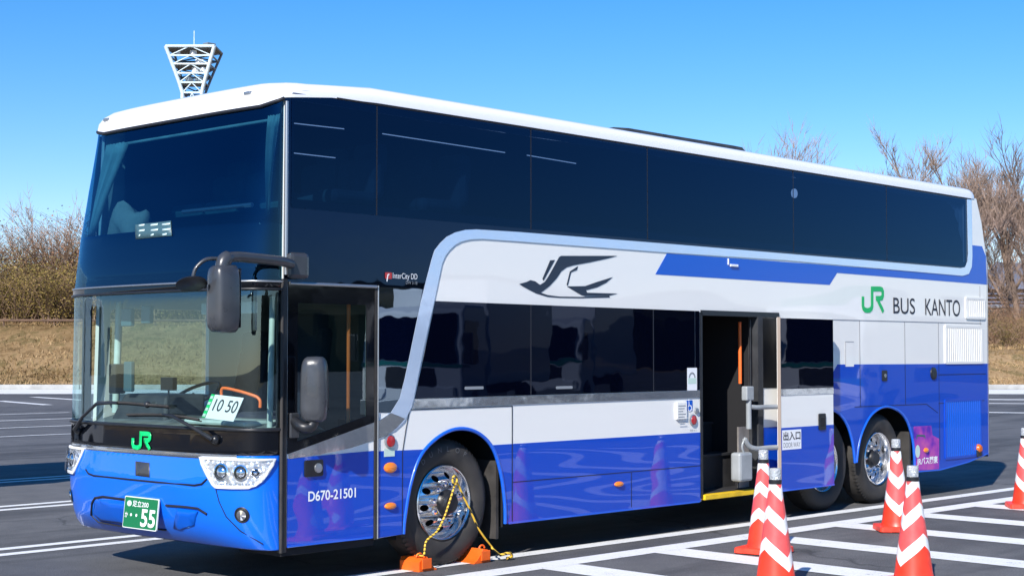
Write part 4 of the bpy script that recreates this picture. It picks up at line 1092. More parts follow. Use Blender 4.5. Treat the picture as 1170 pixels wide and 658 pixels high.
# --- cab interior
bm = NB()
ds = []
for i in range(31):
    u = .10+(UL-.20)*i/30; p = FP(u, 1.14, -.05); ds.append(p)
ra = [bm.verts.new((p.x, p.y, 1.10)) for p in ds]; rb = [bm.verts.new((p.x*.2+.62, p.y, 1.20)) for p in ds]; rc = [bm.verts.new((.86, p.y, 1.12)) for p in ds]; rd = [bm.verts.new((.88, p.y, .6)) for p in ds]
for r1, r2 in ((ra, rb), (rb, rc), (rc, rd)):
    for k in range(30): bm.faces.new((r1[k], r1[k+1], r2[k+1], r2[k]))
bmesh.ops.recalc_face_normals(bm, faces=bm.faces)
dash = link('dashboard', bm, M['dash'], bus, smooth=40, solid=.01)
boxo('dash_top', M['dashlight'], dash, .30, .62, .30, 1.05, 1.155, 1.195, bevel=.02)
bm = NB(); 
for i in range(9):
    pass
cl = thing('tmp', None, None, (0,0,0)); bpy.data.objects.remove(cl)
# instrument binnacle + steering wheel in front of the driver (far side)
b = NB(); vs = box(b, .42, .80, 1.45, 2.25, 1.12, 1.36); 
for v in vs:
    if v.co.z > 1.3: v.co.x += .08; v.co.y = 1.85+(v.co.y-1.85)*.75
link('instrument_binnacle', b, M['darkgrey'], dash, bevel=.03)
b = NB(); pts = [Vector((.98,1.85,1.34))+Matrix.Rotation(R(-28),3,'Y') @ Vector((.22*math.cos(a), .22*math.sin(a), 0)) for a in [2*math.pi*k/32 for k in range(33)]]
tube(b, pts, .014, 8, caps=False); tube(b, [(.98,1.85,1.34),(.80,1.85,1.20)], .03, 8); tube(b, [(.98,1.64,1.34),(.98,2.06,1.34)], .012, 6)
link('steering_wheel', b, M['blackplastic'], bus, smooth=60)
def coach_seat(x, y, z, mat, h=1.15, name='coach_seat'):
    b = NB(); vs = box(b, x-.02, x+.46, y-.23, y+.23, z+.38, z+.50)
    s = link(name, b, M[mat], bus, bevel=.05)
    b = NB(); vs = box(b, x+.40, x+.54, y-.23, y+.23, z+.44, z+h)
    for v in vs:
        if v.co.z > z+.8: v.co.x += .12; v.co.y = y+(v.co.y-y)*.82
    link('backrest', b, M[mat], s, bevel=.06)
    b = NB(); vs = box(b, x+.50, x+.64, y-.15, y+.15, z+h-.12, z+h+.13); link('headrest', b, M[mat], s, bevel=.05)
    return s
coach_seat(1.05, 1.85, .62, 'seat', 1.12); coach_seat(.66, .66, .74, 'seat', 1.16)
boxo('seat_base', M['darkgrey'], bus, 1.1, 1.5, 1.65, 2.05, .5, 1.0); boxo('seat_base', M['darkgrey'], bus, .90, 1.2, .46, .84, .5, 1.12)
rq = [FP(*FI(x, y), -o) for x, y, o in ((239,452,.12),(239.5,446.5,.12),(243,443.5,.12),(262,447,.12),(285,452.5,.12),(295,455.5,.11),(299.5,459,.10),(300,466,.10))]
b = NB(); tube(b, smoothpath(rq, 5), .012, 10); link('grab_rail', b, M['orangerail'], bus, smooth=60)
b = NB(); tube(b, [(1.12,.10,.9),(1.12,.10,2.1)], .014, 8); link('grab_rail', b, M['orangerail'], bus, smooth=60)
b = NB(); tube(b, [(.52,2.30,1.2),(.56,2.32,2.1)], .03, 8); tube(b, [(.44,.18,1.15),(.46,.18,2.1)], .022, 8); link('pillar_lining', b, M['dashlight'], bus, smooth=60)
boxo('overhead_console', M['dash'], bus, .34, 1.5, .10, 2.38, 2.17, 2.38, bevel=.03)
boxo('sun_blind', M['dashlight'], bus, .42, .46, .35, 1.0, 1.98, 2.07, bevel=.01)
b = NB(); box(b, .30, .34, 1.50, 1.62, 1.92, 2.06); box(b, .30, .34, 1.76, 1.90, 1.90, 2.04); link('cab_camera', b, M['paleblue'], bus, bevel=.008)
boxo('card_reader', M['blackplastic'], bus, .40, .50, 2.12, 2.22, 1.36, 1.60, bevel=.01)
boxo('tablet', M['paleblue'], bus, .42, .46, 1.93, 2.04, 1.38, 1.62, bevel=.01)
b = NB(); tube(b, [(.40,1.38,1.18),(.40,1.38,1.42)], .008, 6); box(b, .38,.42,1.30,1.46,1.40,1.50); link('phone_holder', b, M['blackplastic'], bus)
# upper deck front: seats, rail, curtains
for y in (.42, .88, 1.62, 2.08): coach_seat(1.05, y, 2.44, 'seatteal', .78)
for y in (.42, .88, 1.62, 2.08): coach_seat(2.0, y, 2.44, 'seatteal', .78)
b = NB(); tube(b, smoothpath([FP(u, 2.80, -.18) for u in (.45,.8,1.1,1.3)], 4), .016, 8); tube(b, [FP(.45+i*.08, 2.79, -.18) for i in range(2)], .012, 6); link('front_rail', b, M['satin'], bus, smooth=60)
b = NB(); tube(b, [FP(UL*i/30, 3.40, -.10) for i in range(3, 28)], .013, 8); link('curtain_rail', b, M['dashlight'], bus, smooth=60)
def curtain(u0, u1, ztop, zbot, gather):
    b = NB(); pv = None
    for i in range(25):
        t = i/24; off = -.075-.022*math.sin(i*1.9)
        col = []
        for k in range(9):
            s = k/8; z = ztop+(zbot-ztop)*s; uu = u0+(u1-u0)*(t if gather == 0 else t*(1-.72*s**1.3))
            p = FP(min(UL-.01, max(.01, uu)), z, off); col.append(b.verts.new(p))
        if pv:
            for k in range(8): b.faces.new((pv[k], col[k], col[k+1], pv[k+1]))
        pv = col
    return link('curtain', b, M['curtain'], bus, smooth=60, solid=.003)
curtain(.10, .34, 3.42, 2.68, 1); curtain(UL-.22, UL-.62, 3.40, 2.66, 1)
b = NB(); p = FP(UL-.55, 2.75, -.30); bmesh.ops.create_icosphere(b, subdivisions=3, radius=.2, matrix=Matrix.Translation(p) @ Matrix.Diagonal((.6,1.35,.85,1)))
random.seed(4)
for v in b.verts: v.co += Vector((0, 0, .06*math.sin(v.co.y*19)+.04*math.sin(v.co.x*23+v.co.y*9)))
bag = link('travel_bag', b, M['bag'], None, smooth=True); tag(bag, 'crumpled beige bag lying behind the upper front window of the bus', 'bag')
fl_ = fpatch('display_panel', FF([(155,257),(196,252.5),(197,269.5),(155.5,273.5)]), .004, M['paleblue'], bus, solid=.002)
for row, yy in enumerate((257.5, 263.5, 269)):
    for k, xx in enumerate((161, 175, 188)):
        w_ = (7, 8, 9)[k] if row < 2 else (2, 3, 5)[k]
        L = FF([(xx-2, yy+.8-k*.6), (xx-2+w_, yy-.2-k*.6)]); (ua_, za_), (ub_, zb_) = L
        fpatch('display_mark', [(ub_, zb_-.006), (ua_, za_-.006), (ua_, za_+.008), (ub_, zb_+.008)], .0065, M['dispmark'], fl_, solid=.001)
# departure card behind the windscreen
q = FF([(241,450),(274.8,454.5),(262,481),(228,477.5)])
c4 = [FP(u, z, -.05) for u, z in q]
c4 = [Vector((p.x, p.y, p.z)) for p in c4]
ux = ((c4[1]-c4[0])+(c4[2]-c4[3]))/2; vz = ((c4[0]-c4[3])+(c4[1]-c4[2]))/2; og = c4[3]; nn_ = ux.cross(vz).normalized()
if nn_.x > 0: nn_ = -nn_
def cmap(off): return lambda a, c: og+ux*a+vz*c+nn_*off
def cplate(name, loop, off, mat, parent, th=.002):
    bb = NB(); vs = [bb.verts.new(cmap(off)(*p)) for p in loop]; vb = [bb.verts.new(cmap(off-th)(*p)) for p in loop]
    bb.faces.new(vs); bb.faces.new(list(reversed(vb))); k = len(loop)
    for j in range(k): bb.faces.new((vs[j], vs[(j+1)%k], vb[(j+1)%k], vb[j]))
    bmesh.ops.recalc_face_normals(bb, faces=bb.faces); return link(name, bb, mat, parent)
card = cplate('departure_card', [(0,0),(1,0),(1,1),(0,1)], 0, M['whiteprint'], None, .004)
tag(card, 'white card reading 10 50 with a green striped edge, leaning inside the windscreen', 'card')
textbox('lettering', '10 50', M['ink'], card, .12, .93, .34, .84, lambda a, c: cmap(.003)(a, c))
cplate('edge_strip', [(-.13,.02),(-.01,.02),(-.01,1.),(-.13,1.)], 0, M['greenlogo'], card)
for i in range(4): cplate('edge_mark', [(-.12,.06+.25*i),(-.02,.06+.25*i),(-.02,.18+.25*i),(-.12,.18+.25*i)], .003, M['tint'], card)

# ================================================================== chocks and rope
def chock(name, x0, flip, label):
    # moulded wedge: curved face towards the tyre, hollow back with ribs
    t = thing(name, label, 'wheel chock', (x0, .02, 0), 'wheel chocks at the front wheel')
    L, Hh, Y0, Y1 = .19, .105, -.05, .17
    s = -1 if flip else 1
    prof = [(0,0),(0,Hh*.72),(.035,Hh),(.085,Hh)]
    for k in range(6):
        a = k/5; prof.append((.085+(L-.085)*a, Hh*(1-a)**1.6*.98+.012))
    prof.append((L,0))
    b = NB(); va = [b.verts.new((x0+s*p[0], Y0, p[1])) for p in prof]; vb = [b.verts.new((x0+s*p[0], Y1, p[1])) for p in prof]
    b.faces.new(va); b.faces.new(list(reversed(vb))); n = len(prof)
    for j in range(n): b.faces.new((va[j], va[(j+1)%n], vb[(j+1)%n], vb[j]))
    bmesh.ops.recalc_face_normals(b, faces=b.faces); link('wedge', b, M['orangeplastic'], t, bevel=.008)
    for yy in (-.060, .175): boxo('rib', M['orangeplastic'], t, min(x0+s*.02,x0+s*.12), max(x0+s*.02,x0+s*.12), yy-.008, yy+.006, .02, .10, bevel=.004)
    b = NB(); pts = [(x0+s*.05+.03*math.cos(a), .0, Hh+.006+.025*math.sin(a)) for a in [math.pi*k/8 for k in range(9)]]; tube(b, pts, .008, 6); link('rope_eye', b, M['orangeplastic'], t)
    return t
chock('wheel_chock', 1.72, False, 'orange plastic chock in front of the front tyre, at the rope\'s left end')
chock('wheel_chock', 2.52, True, 'orange plastic chock behind the front tyre, at the rope\'s right end')
xh, zh = S(517, 548, -.02)
rp = [(1.77,.02,.118),(1.74,-.02,.132),(1.77,-.05,.128)]
rp += [(S(x, y, -.03)[0], -.03, S(x, y, -.03)[1]) for x, y in ((487,618),(499,607),(507,592),(513,575),(519,556),(522,551),(530,568),(538,584),(545,600),(553,613),(562,624))]
rp += [(2.53,-.06,.11),(2.60,-.08,.05)]
b = NB(); tube(b, smoothpath(rp, 5), .0085, 7); kn = smoothpath([(xh+.05*math.cos(a)*.5, -.045, zh+.035*math.sin(a)) for a in [k*.7 for k in range(10)]], 3); tube(b, kn, .0085, 7)
tube(b, smoothpath([(2.60,-.08,.05),(2.69,-.10,.06),(2.72,-.10,.03),(2.67,-.09,.02)], 4), .012, 7)
rope = link('rope', b, M['rope'], None, smooth=60); tag(rope, 'yellow and black twisted rope hanging over the front wheel hub between two orange chocks', 'rope')

# ================================================================== cones
def make_cone(loc, label):
    t = thing('traffic_cone', label, 'traffic cone', loc, 'traffic cones beside the parked bus')
    X, Y = loc[0], loc[1]
    b = NB()
    lathez(b, [(.150,.050),(.145,.060),(.136,.10),(.098,.38),(.052,.70),(.046,.755),(.030,.768),(.0005,.769)], 0, 0, 48)
    bmesh.ops.recalc_face_normals(b, faces=b.faces)
    for v in b.verts: v.co += Vector((0,0,0))
    bd = link('cone_body', b, M['cone'], None, smooth=50); bd.parent = t; bd.location = (0,0,0)
    b = NB(); lp = rect(-.195, .195, -.195, .195, .03, 4); va = [b.verts.new((p[0], p[1], .010)) for p in lp]; vb = [b.verts.new((p[0]*.985, p[1]*.985, .050)) for p in lp]; vc = [b.verts.new((p[0]*.94, p[1]*.94, .056)) for p in lp]
    n = len(lp)
    for r1, r2 in ((va, vb), (vb, vc)):
        for j in range(n): b.faces.new((r1[j], r1[(j+1)%n], r2[(j+1)%n], r2[j]))
    b.faces.new(vc); b.faces.new(list(reversed(va)))
    for sx in (-1, 1):
        for sy in (-1, 1): box(b, sx*.12-.035, sx*.12+.035, sy*.16-.02, sy*.16+.02, 0, .02)
    bmesh.ops.recalc_face_normals(b, faces=b.faces)
    bs = link('base', b, M['conered'], None); bs.parent = t; bs.location = (0,0,0)
    b = NB(); lathez(b, [(.044,.755),(.047,.772),(.047,.785),(.042,.790)], 0, 0, 24); c = link('collar', b, M['blackplastic'], None, smooth=40); c.parent = t; c.location = (0,0,0)
    b = NB(); lathez(b, [(.042,.788),(.042,.862),(.038,.870),(.0005,.872)], 0, 0, 24); c = link('warning_lamp', b, M['lampcap'], None, smooth=40); c.parent = t; c.location = (0,0,0)
    b = NB(); lathez(b, [(.024,.792),(.024,.83),(.012,.845),(.0005,.847)], 0, 0, 12); d = link('lamp_core', b, M['satin'], None, smooth=40); d.parent = c; d.location = (0,0,0)
    return t
def mat_lampcap():
    m, nt, n, l, b = newmat('clear_plastic_cap'); b.inputs['Base Color'].default_value = (.84,.88,.90,1); b.inputs['Roughness'].default_value = .12
    b.inputs['Transmission Weight'].default_value = .6; b.inputs['IOR'].default_value = 1.45
    tc = n.new('ShaderNodeTexCoord'); v = n.new('ShaderNodeTexVoronoi'); v.inputs['Scale'].default_value = 60; l.new(tc.outputs['Object'], v.inputs['Vector'])
    bp = n.new('ShaderNodeBump'); bp.inputs['Distance'].default_value = .008; l.new(v.outputs['Distance'], bp.inputs['Height']); l.new(bp.outputs[0], b.inputs['Normal'])
    return m
M['lampcap'] = mat_lampcap()
def aim(p, extra=0):    # turn a cone so one of its chevron points faces the lane
    return math.atan2(CY-p[1], CX-p[0])+R(extra)
spots = [((4.49,-1.37,0), 'red and white cone nearest the open middle door, behind another cone', 65),
         ((2.79,-2.59,0), 'red and white cone in front of the middle door, half hiding another cone', 45),
         ((6.71,-1.40,0), 'red and white cone by the rear wheels, set on the hatched lines', 12),
         ((3.68,-3.19,0), 'largest nearest red and white cone, overlapping the one by the rear wheels', -45),
         ((9.62,-1.37,0), 'red and white cone behind the rear of the bus, cut by the frame', 10)]
c0 = make_cone(spots[0][0], spots[0][1]); c0.rotation_euler.z = aim(spots[0][0], spots[0][2])+R(90)
for p, lab, ex in spots[1:]: clone(c0, p, lab, rotz=aim(p, ex)+R(90))

# ================================================================== ground
def sheet(name, pts, z, mat, kind='structure', subdiv=0):
    b = NB(); b.faces.new([b.verts.new((x, y, z)) for x, y in pts]); b.normal_update()
    for f in b.faces:
        if f.normal.z < 0: f.normal_flip()
    o = link(name, b, mat); tag(o, kind=kind); return o
sheet('ground', [(-900,-900),(900,-900),(900,900),(-900,900)], -.02, M['drygrassflat'] if 'drygrassflat' in M else M['drygrass'])
lot = [B(-140, -70), B(140, -70), B(140, 71), B(-140, 71)]
sheet('parking_lot', [(p[0], p[1]) for p in lot], 0, M['asphalt'])
lines = NB()
def stripe(b, p, q, w, z=.004):
    p = Vector(p[:2]); q = Vector(q[:2]); d = (q-p).normalized(); n = Vector((-d.y, d.x))*w/2
    f = b.faces.new([b.verts.new((*(v), z)) for v in (p-n, q-n, q+n, p+n)]); f.normal_update()
    if f.normal.z < 0: f.normal_flip()
# edge lines beside the bus
n1a, n1b = G(420.5, 657), G(1163, 557.7); n2a, n2b = G(537, 658), G(1164, 569)
def ext(a, c, s0, s1):
    a = Vector(a); c = Vector(c); return tuple(a+(c-a)*s0), tuple(a+(c-a)*s1)
a, c = ext(n1a, n1b, -.25, 1.6); stripe(lines, a, c, .18)
a, c = ext(n2a, n2b, -.35, 1.6); stripe(lines, a, c, .26)
n2 = lambda X: n2a[1]+(n2b[1]-n2a[1])*(X-n2a[0])/(n2b[0]-n2a[0])
for i in range(-1, 9):
    X = 1.32+1.37*i
    stripe(lines, (X, n2(X)-.132), (X-.30, -6.5), .40, .004)
# parking bays on the far side (double lines parallel to the bus)
for Y in (3.47, 6.85, 10.1, 20.0):
    for dy in ((-.17,.17) if Y < 15 else (0,)):
        stripe(lines, (-22, Y+dy), (17, Y+dy-.1), .14)
for Y in (23.2, 26.6, 30.2): stripe(lines, (-15, Y), (17, Y), .16)
link_ = link('road_markings', lines, M['line']); tag(link_, kind='structure')
bg = NB()
def bstripe(u0, d0, u1, d1, w): stripe(bg, B(u0, d0), B(u1, d1), w)
def dep(y): return CH*F/(y-403)
bstripe(-60, dep(447)-.0, 60, dep(447.5), 7.5)
bstripe(-26, dep(459), -13.5*0-15.5, dep(462.5), .9) if False else None
p, q = G(0, 458), G(55, 462.5); stripe(bg, p, q, .35); p, q = G(38, 453.5), G(95, 457); stripe(bg, p, q, .35)
for y0, y1, w in ((456,456.5,.9),(460.5,461,.5),(470.5,473,.5)):
    p, q = G(1090, y0), G(1400, y1+1.5); stripe(bg, p, q, w)
o = link('distant_markings', bg, M['line']); tag(o, kind='structure')
# kerb at the far edge of the lot
b = NB(); 
for i in range(60):
    u0, u1 = -120+4*i, -116.03+4*i
    ps = [B(u0,71), B(u1,71), B(u1,71.35), B(u0,71.35)]
    lo = [b.verts.new((p[0],p[1],-.01)) for p in ps]; hi = [b.verts.new((p[0],p[1],.22)) for p in ps]
    b.faces.new(hi)
    for k in range(4): b.faces.new((lo[k], lo[(k+1)%4], hi[(k+1)%4], hi[k]))
o = link('kerb', b, M['concrete']); tag(o, kind='structure')
# bank
def bank_z(u, d):
    L = [(71.3,.10),(74,.9),(80,3.1),(86,4.0),(95,5.2),(110,6.5),(140,7.5),(200,8)]
    Rr = [(71.3,.10),(76,1.55),(80,1.9),(92,2.4),(97,3.4),(102,4.4),(120,5.),(200,6)]
    t = max(0, min(1, (u+5)/20)); z = lin(L, d)*(1-t)+lin(Rr, d)*t
    return z
random.seed(3)
b = NB(); us = [-130+2.5*i for i in range(105)]; dsn = [71.3,72,73,74,75,76,77,78,79,80,82,84,86,88,90,92,95,98,102,106,112,120,140,170,200]
grid = [[b.verts.new(B(u, d, bank_z(u, d)+(random.uniform(-.10,.10) if d > 71.5 else 0))) for u in us] for d in dsn]
for r1, r2 in zip(grid, grid[1:]):
    for k in range(len(us)-1): b.faces.new((r1[k], r1[k+1], r2[k+1], r2[k]))
bmesh.ops.recalc_face_normals(b, faces=b.faces)
o = link('grass_bank', b, M['drygrass'], smooth=True); tag(o, kind='structure')
# dry grass blades
b = NB(); random.seed(8)
for i in range(30000):
    if random.random() < .55: u = random.uniform(-44, -15); 
    else: u = random.uniform(20, 44)
    d = 71.5+(random.random()**1.3)*14
    x, y, z = B(u, d, bank_z(u, d)-.05); h = random.uniform(.08,.26); a = random.uniform(0, math.pi); w = random.uniform(.015,.05)
    dx, dy = math.cos(a)*w, math.sin(a)*w; lx, ly = random.uniform(-.2,.2), random.uniform(-.2,.2)
    b.faces.new([b.verts.new(p) for p in ((x-dx,y-dy,z),(x+dx,y+dy,z),(x+lx,y+ly,z+h))])
o = link('dry_grass', b, M['blade']); tag(o, kind='stuff')
# hills
def hill(name, cu, d, wid, h, mat, seed, depth=300, back=False):
    random.seed(seed); b = NB(); rows = []
    n = 60
    for j, f in enumerate((0,.25,.5,.8,1)):
        row = []
        for i in range(n+1):
            u = cu+wid*(i/n-.5); hh = h*(math.sin(math.pi*i/n)**.7)*(1+.18*math.sin(i*.5+seed)+.10*math.sin(i*1.3))+random.uniform(-.03,.03)*h
            p = B(u, d+depth*f, hh*math.sin(math.pi*min(.5, f*.5+.02))*1.0 if f else 0)
            row.append(b.verts.new(p))
        rows.append(row)
    for r1, r2 in zip(rows, rows[1:]):
        for k in range(n): b.faces.new((r1[k], r1[k+1], r2[k+1], r2[k]))
    o = link(name, b, mat, smooth=True); tag(o, kind='structure')
hill('far_mountain', 480, 1400, 700, 86, M['farhill'], 2)
hill('far_mountain', -520, 1500, 500, 70, M['farhill'], 5)
# wooded ridge on the side the bus mirrors
random.seed(12); b = NB(); n = 160; rows = []
for j, (yy, f) in enumerate(((-95,0),(-98,.75),(-103,1.),(-125,1.1))):
    row = []
    for i in range(n+1):
        xx = -60+400*i/n; hh = (7.0+1.6*math.sin(i*.11)+.6*math.sin(i*.37+1))*f + (random.uniform(-.3,.3) if f else 0)
        row.append(b.verts.new((xx, yy+random.uniform(-1,1), hh if f else -.1)))
    rows.append(row)
for r1, r2 in zip(rows, rows[1:]):
    for k in range(n): b.faces.new((r1[k], r1[k+1], r2[k+1], r2[k]))
o = link('wooded_ridge', b, M['hill'], smooth=False); tag(o, kind='structure')

# ================================================================== fences and rails on the bank
def fence(name, label, u0, u1, d, z0, hh, posts, rails, mat, cat='fence', step=2.5, board=0):
    t = thing(name, label, cat, B((u0+u1)/2, d, bank_z((u0+u1)/2, d)))
    n = int((u1-u0)/step)
    for i in range(n+1):
        u = u0+(u1-u0)*i/n; p = B(u, d, bank_z(u, d)+z0-.3)
        b = NB(); tube(b, [p, (p[0], p[1], p[2]+hh+.35)], posts, 6); link('post', b, mat, t)
    for zr, r_ in rails:
        b = NB()
        tube(b, [B(u0+(u1-u0)*i/n, d-.06, bank_z(u0+(u1-u0)*i/n, d)+z0+zr) for i in range(n+1)], r_, 6)
        link('rail', b, mat, t)
    if board:
        b = NB()
        for i in range(n):
            ua = u0+(u1-u0)*i/n; ub = u0+(u1-u0)*(i+1)/n
            for k in range(board):
                za = z0+.15+k*(hh-.2)/board; zb_ = za+(hh-.2)/board*.72
                pa = B(ua, d-.05, bank_z(ua, d)); pb = B(ub, d-.05, bank_z(ub, d))
                b.faces.new([b.verts.new(p) for p in ((pa[0],pa[1],pa[2]+za),(pb[0],pb[1],pb[2]+za),(pb[0],pb[1],pb[2]+zb_),(pa[0],pa[1],pa[2]+zb_))])
        link('board_panel', b, mat, t, solid=.03)
    return t
fence('bank_rail', 'thin dark rail on short posts across the dry bank, below the thicket', -45, -16, 80, 0, .35, .05, ((.28,.06),), M['fencebrown'])
fence('board_fence', 'brown horizontal board fence on the bank behind the bare trees at right', 20, 46, 103, 0, 1.6, .06, ((1.5,.05),), M['fencebrown'], board=5)
fence('guard_rail', 'pale metal guard rail below the brown board fence', 20, 46, 99.5, .1, .8, .06, ((.7,.13),), M['railwhite'], cat='guard rail')

# ================================================================== vegetation
def bare_tree(seed, h, spread=1., trunk=.16, levels=6, nb=3, up_=.35):
    random.seed(seed); bt = NB(); bc = NB()
    def grow(p, d, L, r, lv):
        segs = 4 if lv < 3 else 3; pts = [p]; q = p; dd = d
        for i in range(segs):
            dd = (dd+Vector((random.uniform(-1,1), random.uniform(-1,1), random.uniform(-.5,.9)))*(.16 if lv else .07)).normalized(); q = q+dd*(L/segs); pts.append(q)
        r1 = r*.55 if lv < levels-1 else r*.25
        tube(bt if lv == 0 else bc, pts, [r+(r1-r)*i/segs for i in range(segs+1)], 6 if lv < 2 else 3, caps=False)
        if lv >= levels-1: return
        k = nb+(1 if lv in (0, 1) else 0)+(random.random() < .5)
        for j in range(k):
            t = random.uniform(.35, 1.) if lv else random.uniform(.30, 1.); idx = min(segs-1, int(t*segs)); fr = t*segs-idx
            bp_ = pts[idx].lerp(pts[idx+1], min(1, fr))
            a = random.uniform(0, 2*math.pi); side = Vector((math.cos(a), math.sin(a), 0)); nd = (dd*.75+side*random.uniform(.45,.9)*spread+Vector((0,0,up_))).normalized()
            grow(bp_, nd, L*random.uniform(.50,.78), max(.013, r1*random.uniform(.55,.85)), lv+1)
        grow(pts[-1], (dd+Vector((random.uniform(-.2,.2),random.uniform(-.2,.2),.2))).normalized(), L*.72, r1, lv+1)
    grow(Vector((0,0,-.3)), Vector((0,0,1)), h*.36, trunk, 0)
    return bt, bc
def mk_tree(seed, h, loc, label, group, **kw):
    bt, bc = bare_tree(seed, h, **kw)
    t = thing('bare_tree', label, 'tree', loc, group)
    a = link('trunk', bt, M['bark'], None, smooth=60); a.parent = t; a.location = (0,0,0)
    c = link('crown', bc, M['bark'], None); c.parent = t; c.location = (0,0,0)
    return t
GT = 'bare winter trees on the bank'
tp = []
def TB(u, d): return B(u, d, bank_z(u, d)-.1)
tA = mk_tree(1, 11.8, TB(30.5, 92), 'tall grey leafless tree at far right, its fork beside the frame edge', GT, spread=1.0, up_=.34, nb=3, trunk=.24, levels=6)
tB = mk_tree(5, 11.5, TB(26.2, 90), 'leafless tree with fine upright twigs just right of the rear roof corner', GT, spread=.95, up_=.38, nb=3, trunk=.19, levels=6)
tC = mk_tree(9, 14., TB(16.0, 96), 'leafless tree whose top twigs just show above the middle of the bus roof', GT, spread=.9)
clone(tA, TB(34.5, 96), 'leafless tree beyond the right edge behind the tall forked one', rotz=2.1, scale=1.0)
clone(tB, TB(28.6, 97), 'slender leafless tree between the roof corner tree and the tall forked one, farther back', rotz=1.2, scale=1.08)
clone(tB, TB(32.8, 89), 'leafless tree with fine twigs low beside the guard rail at right', rotz=4.0, scale=.72)
clone(tC, TB(19.4, 98), 'small leafless tree peeping over the bus roof, right of the other', rotz=2.0, scale=.74)
clone(tB, TB(31.6, 94), 'leafless tree just left of the tall forked one', rotz=2.9, scale=1.15)
for i, (u, d, rz, sc, lb) in enumerate(((27.4,102,1.9,1.15,'leafless tree deep in the row, above the board fence'),(33.6,103,5.5,1.0,'leafless tree deep in the row beyond the right edge'),(29.8,88,.4,.62,'short leafless tree low on the bank in front of the tall forked one'))):
    clone(tB if i % 2 == 0 else tA, TB(u, d), lb, rotz=rz, scale=sc)
tD = mk_tree(21, 7.2, TB(-25.3, 87), 'small leafless tree rising above the thicket beside the bus front', GT, trunk=.09, levels=5, spread=.9)
clone(tD, TB(-27.5, 88), 'spreading leafless tree above the thicket at far left', rotz=2.2, scale=1.05)
clone(tD, TB(-30.0, 86), 'leafless tree beyond the left edge of the thicket', rotz=.9, scale=1.1)
clone(tD, TB(-23.0, 89), 'leafless tree behind the upper windscreen\'s left edge', rotz=4.2, scale=1.1)
def thicket(seed, rx, h, nleaf, nstem, mat, lf=.09, name='thicket_bush', label=None, loc=(0,0,0), group=None):
    random.seed(seed); t = thing(name, label, 'bush', loc, group)
    b = NB(); tips = []
    for i in range(nstem):
        a = random.uniform(0, 6.28); r0 = random.uniform(0, rx*.5); p = Vector((r0*math.cos(a), r0*math.sin(a), -.1)); a2 = random.uniform(0, 6.28)
        L = h*random.uniform(.55, 1.15); lean = random.uniform(.1,.75); pts = [p]
        for k in range(4):
            q = pts[-1]+Vector((math.cos(a2)*lean*L/4*(1+.4*k), math.sin(a2)*lean*L/4*(1+.4*k), L/4*(1.05-.12*k)))+Vector((random.uniform(-1,1),random.uniform(-1,1),random.uniform(-1,1)))*.08
            pts.append(q)
        tube(b, pts, [.022,.018,.014,.010,.005], 3, caps=False); tips += pts[1:]
    s = link('stem', b, M['stem'], None); s.parent = t; s.location = (0,0,0)
    b = NB()
    for i in range(nleaf):
        c = random.choice(tips); q = c+Vector((random.gauss(0,.20), random.gauss(0,.20), random.gauss(0,.18)))
        if q.z < 0: continue
        m_ = Matrix.Rotation(random.uniform(0,6.28), 3, 'Z') @ Matrix.Rotation(random.uniform(0,3.1), 3, 'X'); sz = lf*random.uniform(.5,1.3)
        b.faces.new([b.verts.new(q+m_ @ Vector(v)) for v in ((-sz*.5,0,0),(0,-sz*.35,0),(sz*.6,0,0),(0,sz*.35,0))])
    f = link('foliage', b, mat, None); f.parent = t; f.location = (0,0,0)
    return t
GL = 'dry thicket bushes on the bank'
kinds = [thicket(1, 1.5, 3.2, 3200, 60, M['leafa'], label='tan dry bush in the thicket on the left bank', loc=TB(-26.6, 83), group=GL),
         thicket(2, 1.6, 3.0, 3000, 70, M['leafb'], label='olive-green bush low in the thicket on the left bank', loc=TB(-25.0, 82.5), group=GL),
         thicket(3, 1.3, 4.6, 1500, 150, M['leafc'], label='rust-brown twiggy bush in the thicket on the left bank', loc=TB(-27.0, 86), group=GL)]
labs = ['tan dry bush in the thicket on the left bank', 'olive-green bush low in the thicket on the left bank', 'rust-brown twiggy bush in the thicket on the left bank']
random.seed(77)
pos = []
for row, (d, ks) in enumerate(((82,(0,1)),(84.2,(0,1,0)),(86.5,(2,0,2)),(89,(2,2,0)))):
    u = -33.5+row*.6
    while u < -15.5:
        k = random.choice(ks); clone(kinds[k], TB(u, d+random.uniform(-.6,.6)), labs[k], rotz=random.uniform(0,6.2), scale=random.uniform(.8,1.15)*(1.0 if row < 2 else 1.12)); u += random.uniform(1.3,2.0)
rl = ['tan dry bush on the bank at right, behind the bus', 'olive-green bush on the bank at right, behind the bus', 'rust-brown twiggy bush on the bank at right, behind the bus']
for row, (d, ks) in enumerate(((81,(0,1)),(86,(0,2)),(92,(2,0)))):
    u = 22.5+row*.7
    while u < 34:
        k = random.choice(ks); clone(kinds[k], TB(u, d+random.uniform(-.6,.6)), rl[k], rotz=random.uniform(0,6.2), scale=random.uniform(.42,.62)*(1,1.15,1.3)[row], group='dry bushes on the right bank'); u += random.uniform(1.6,2.6)

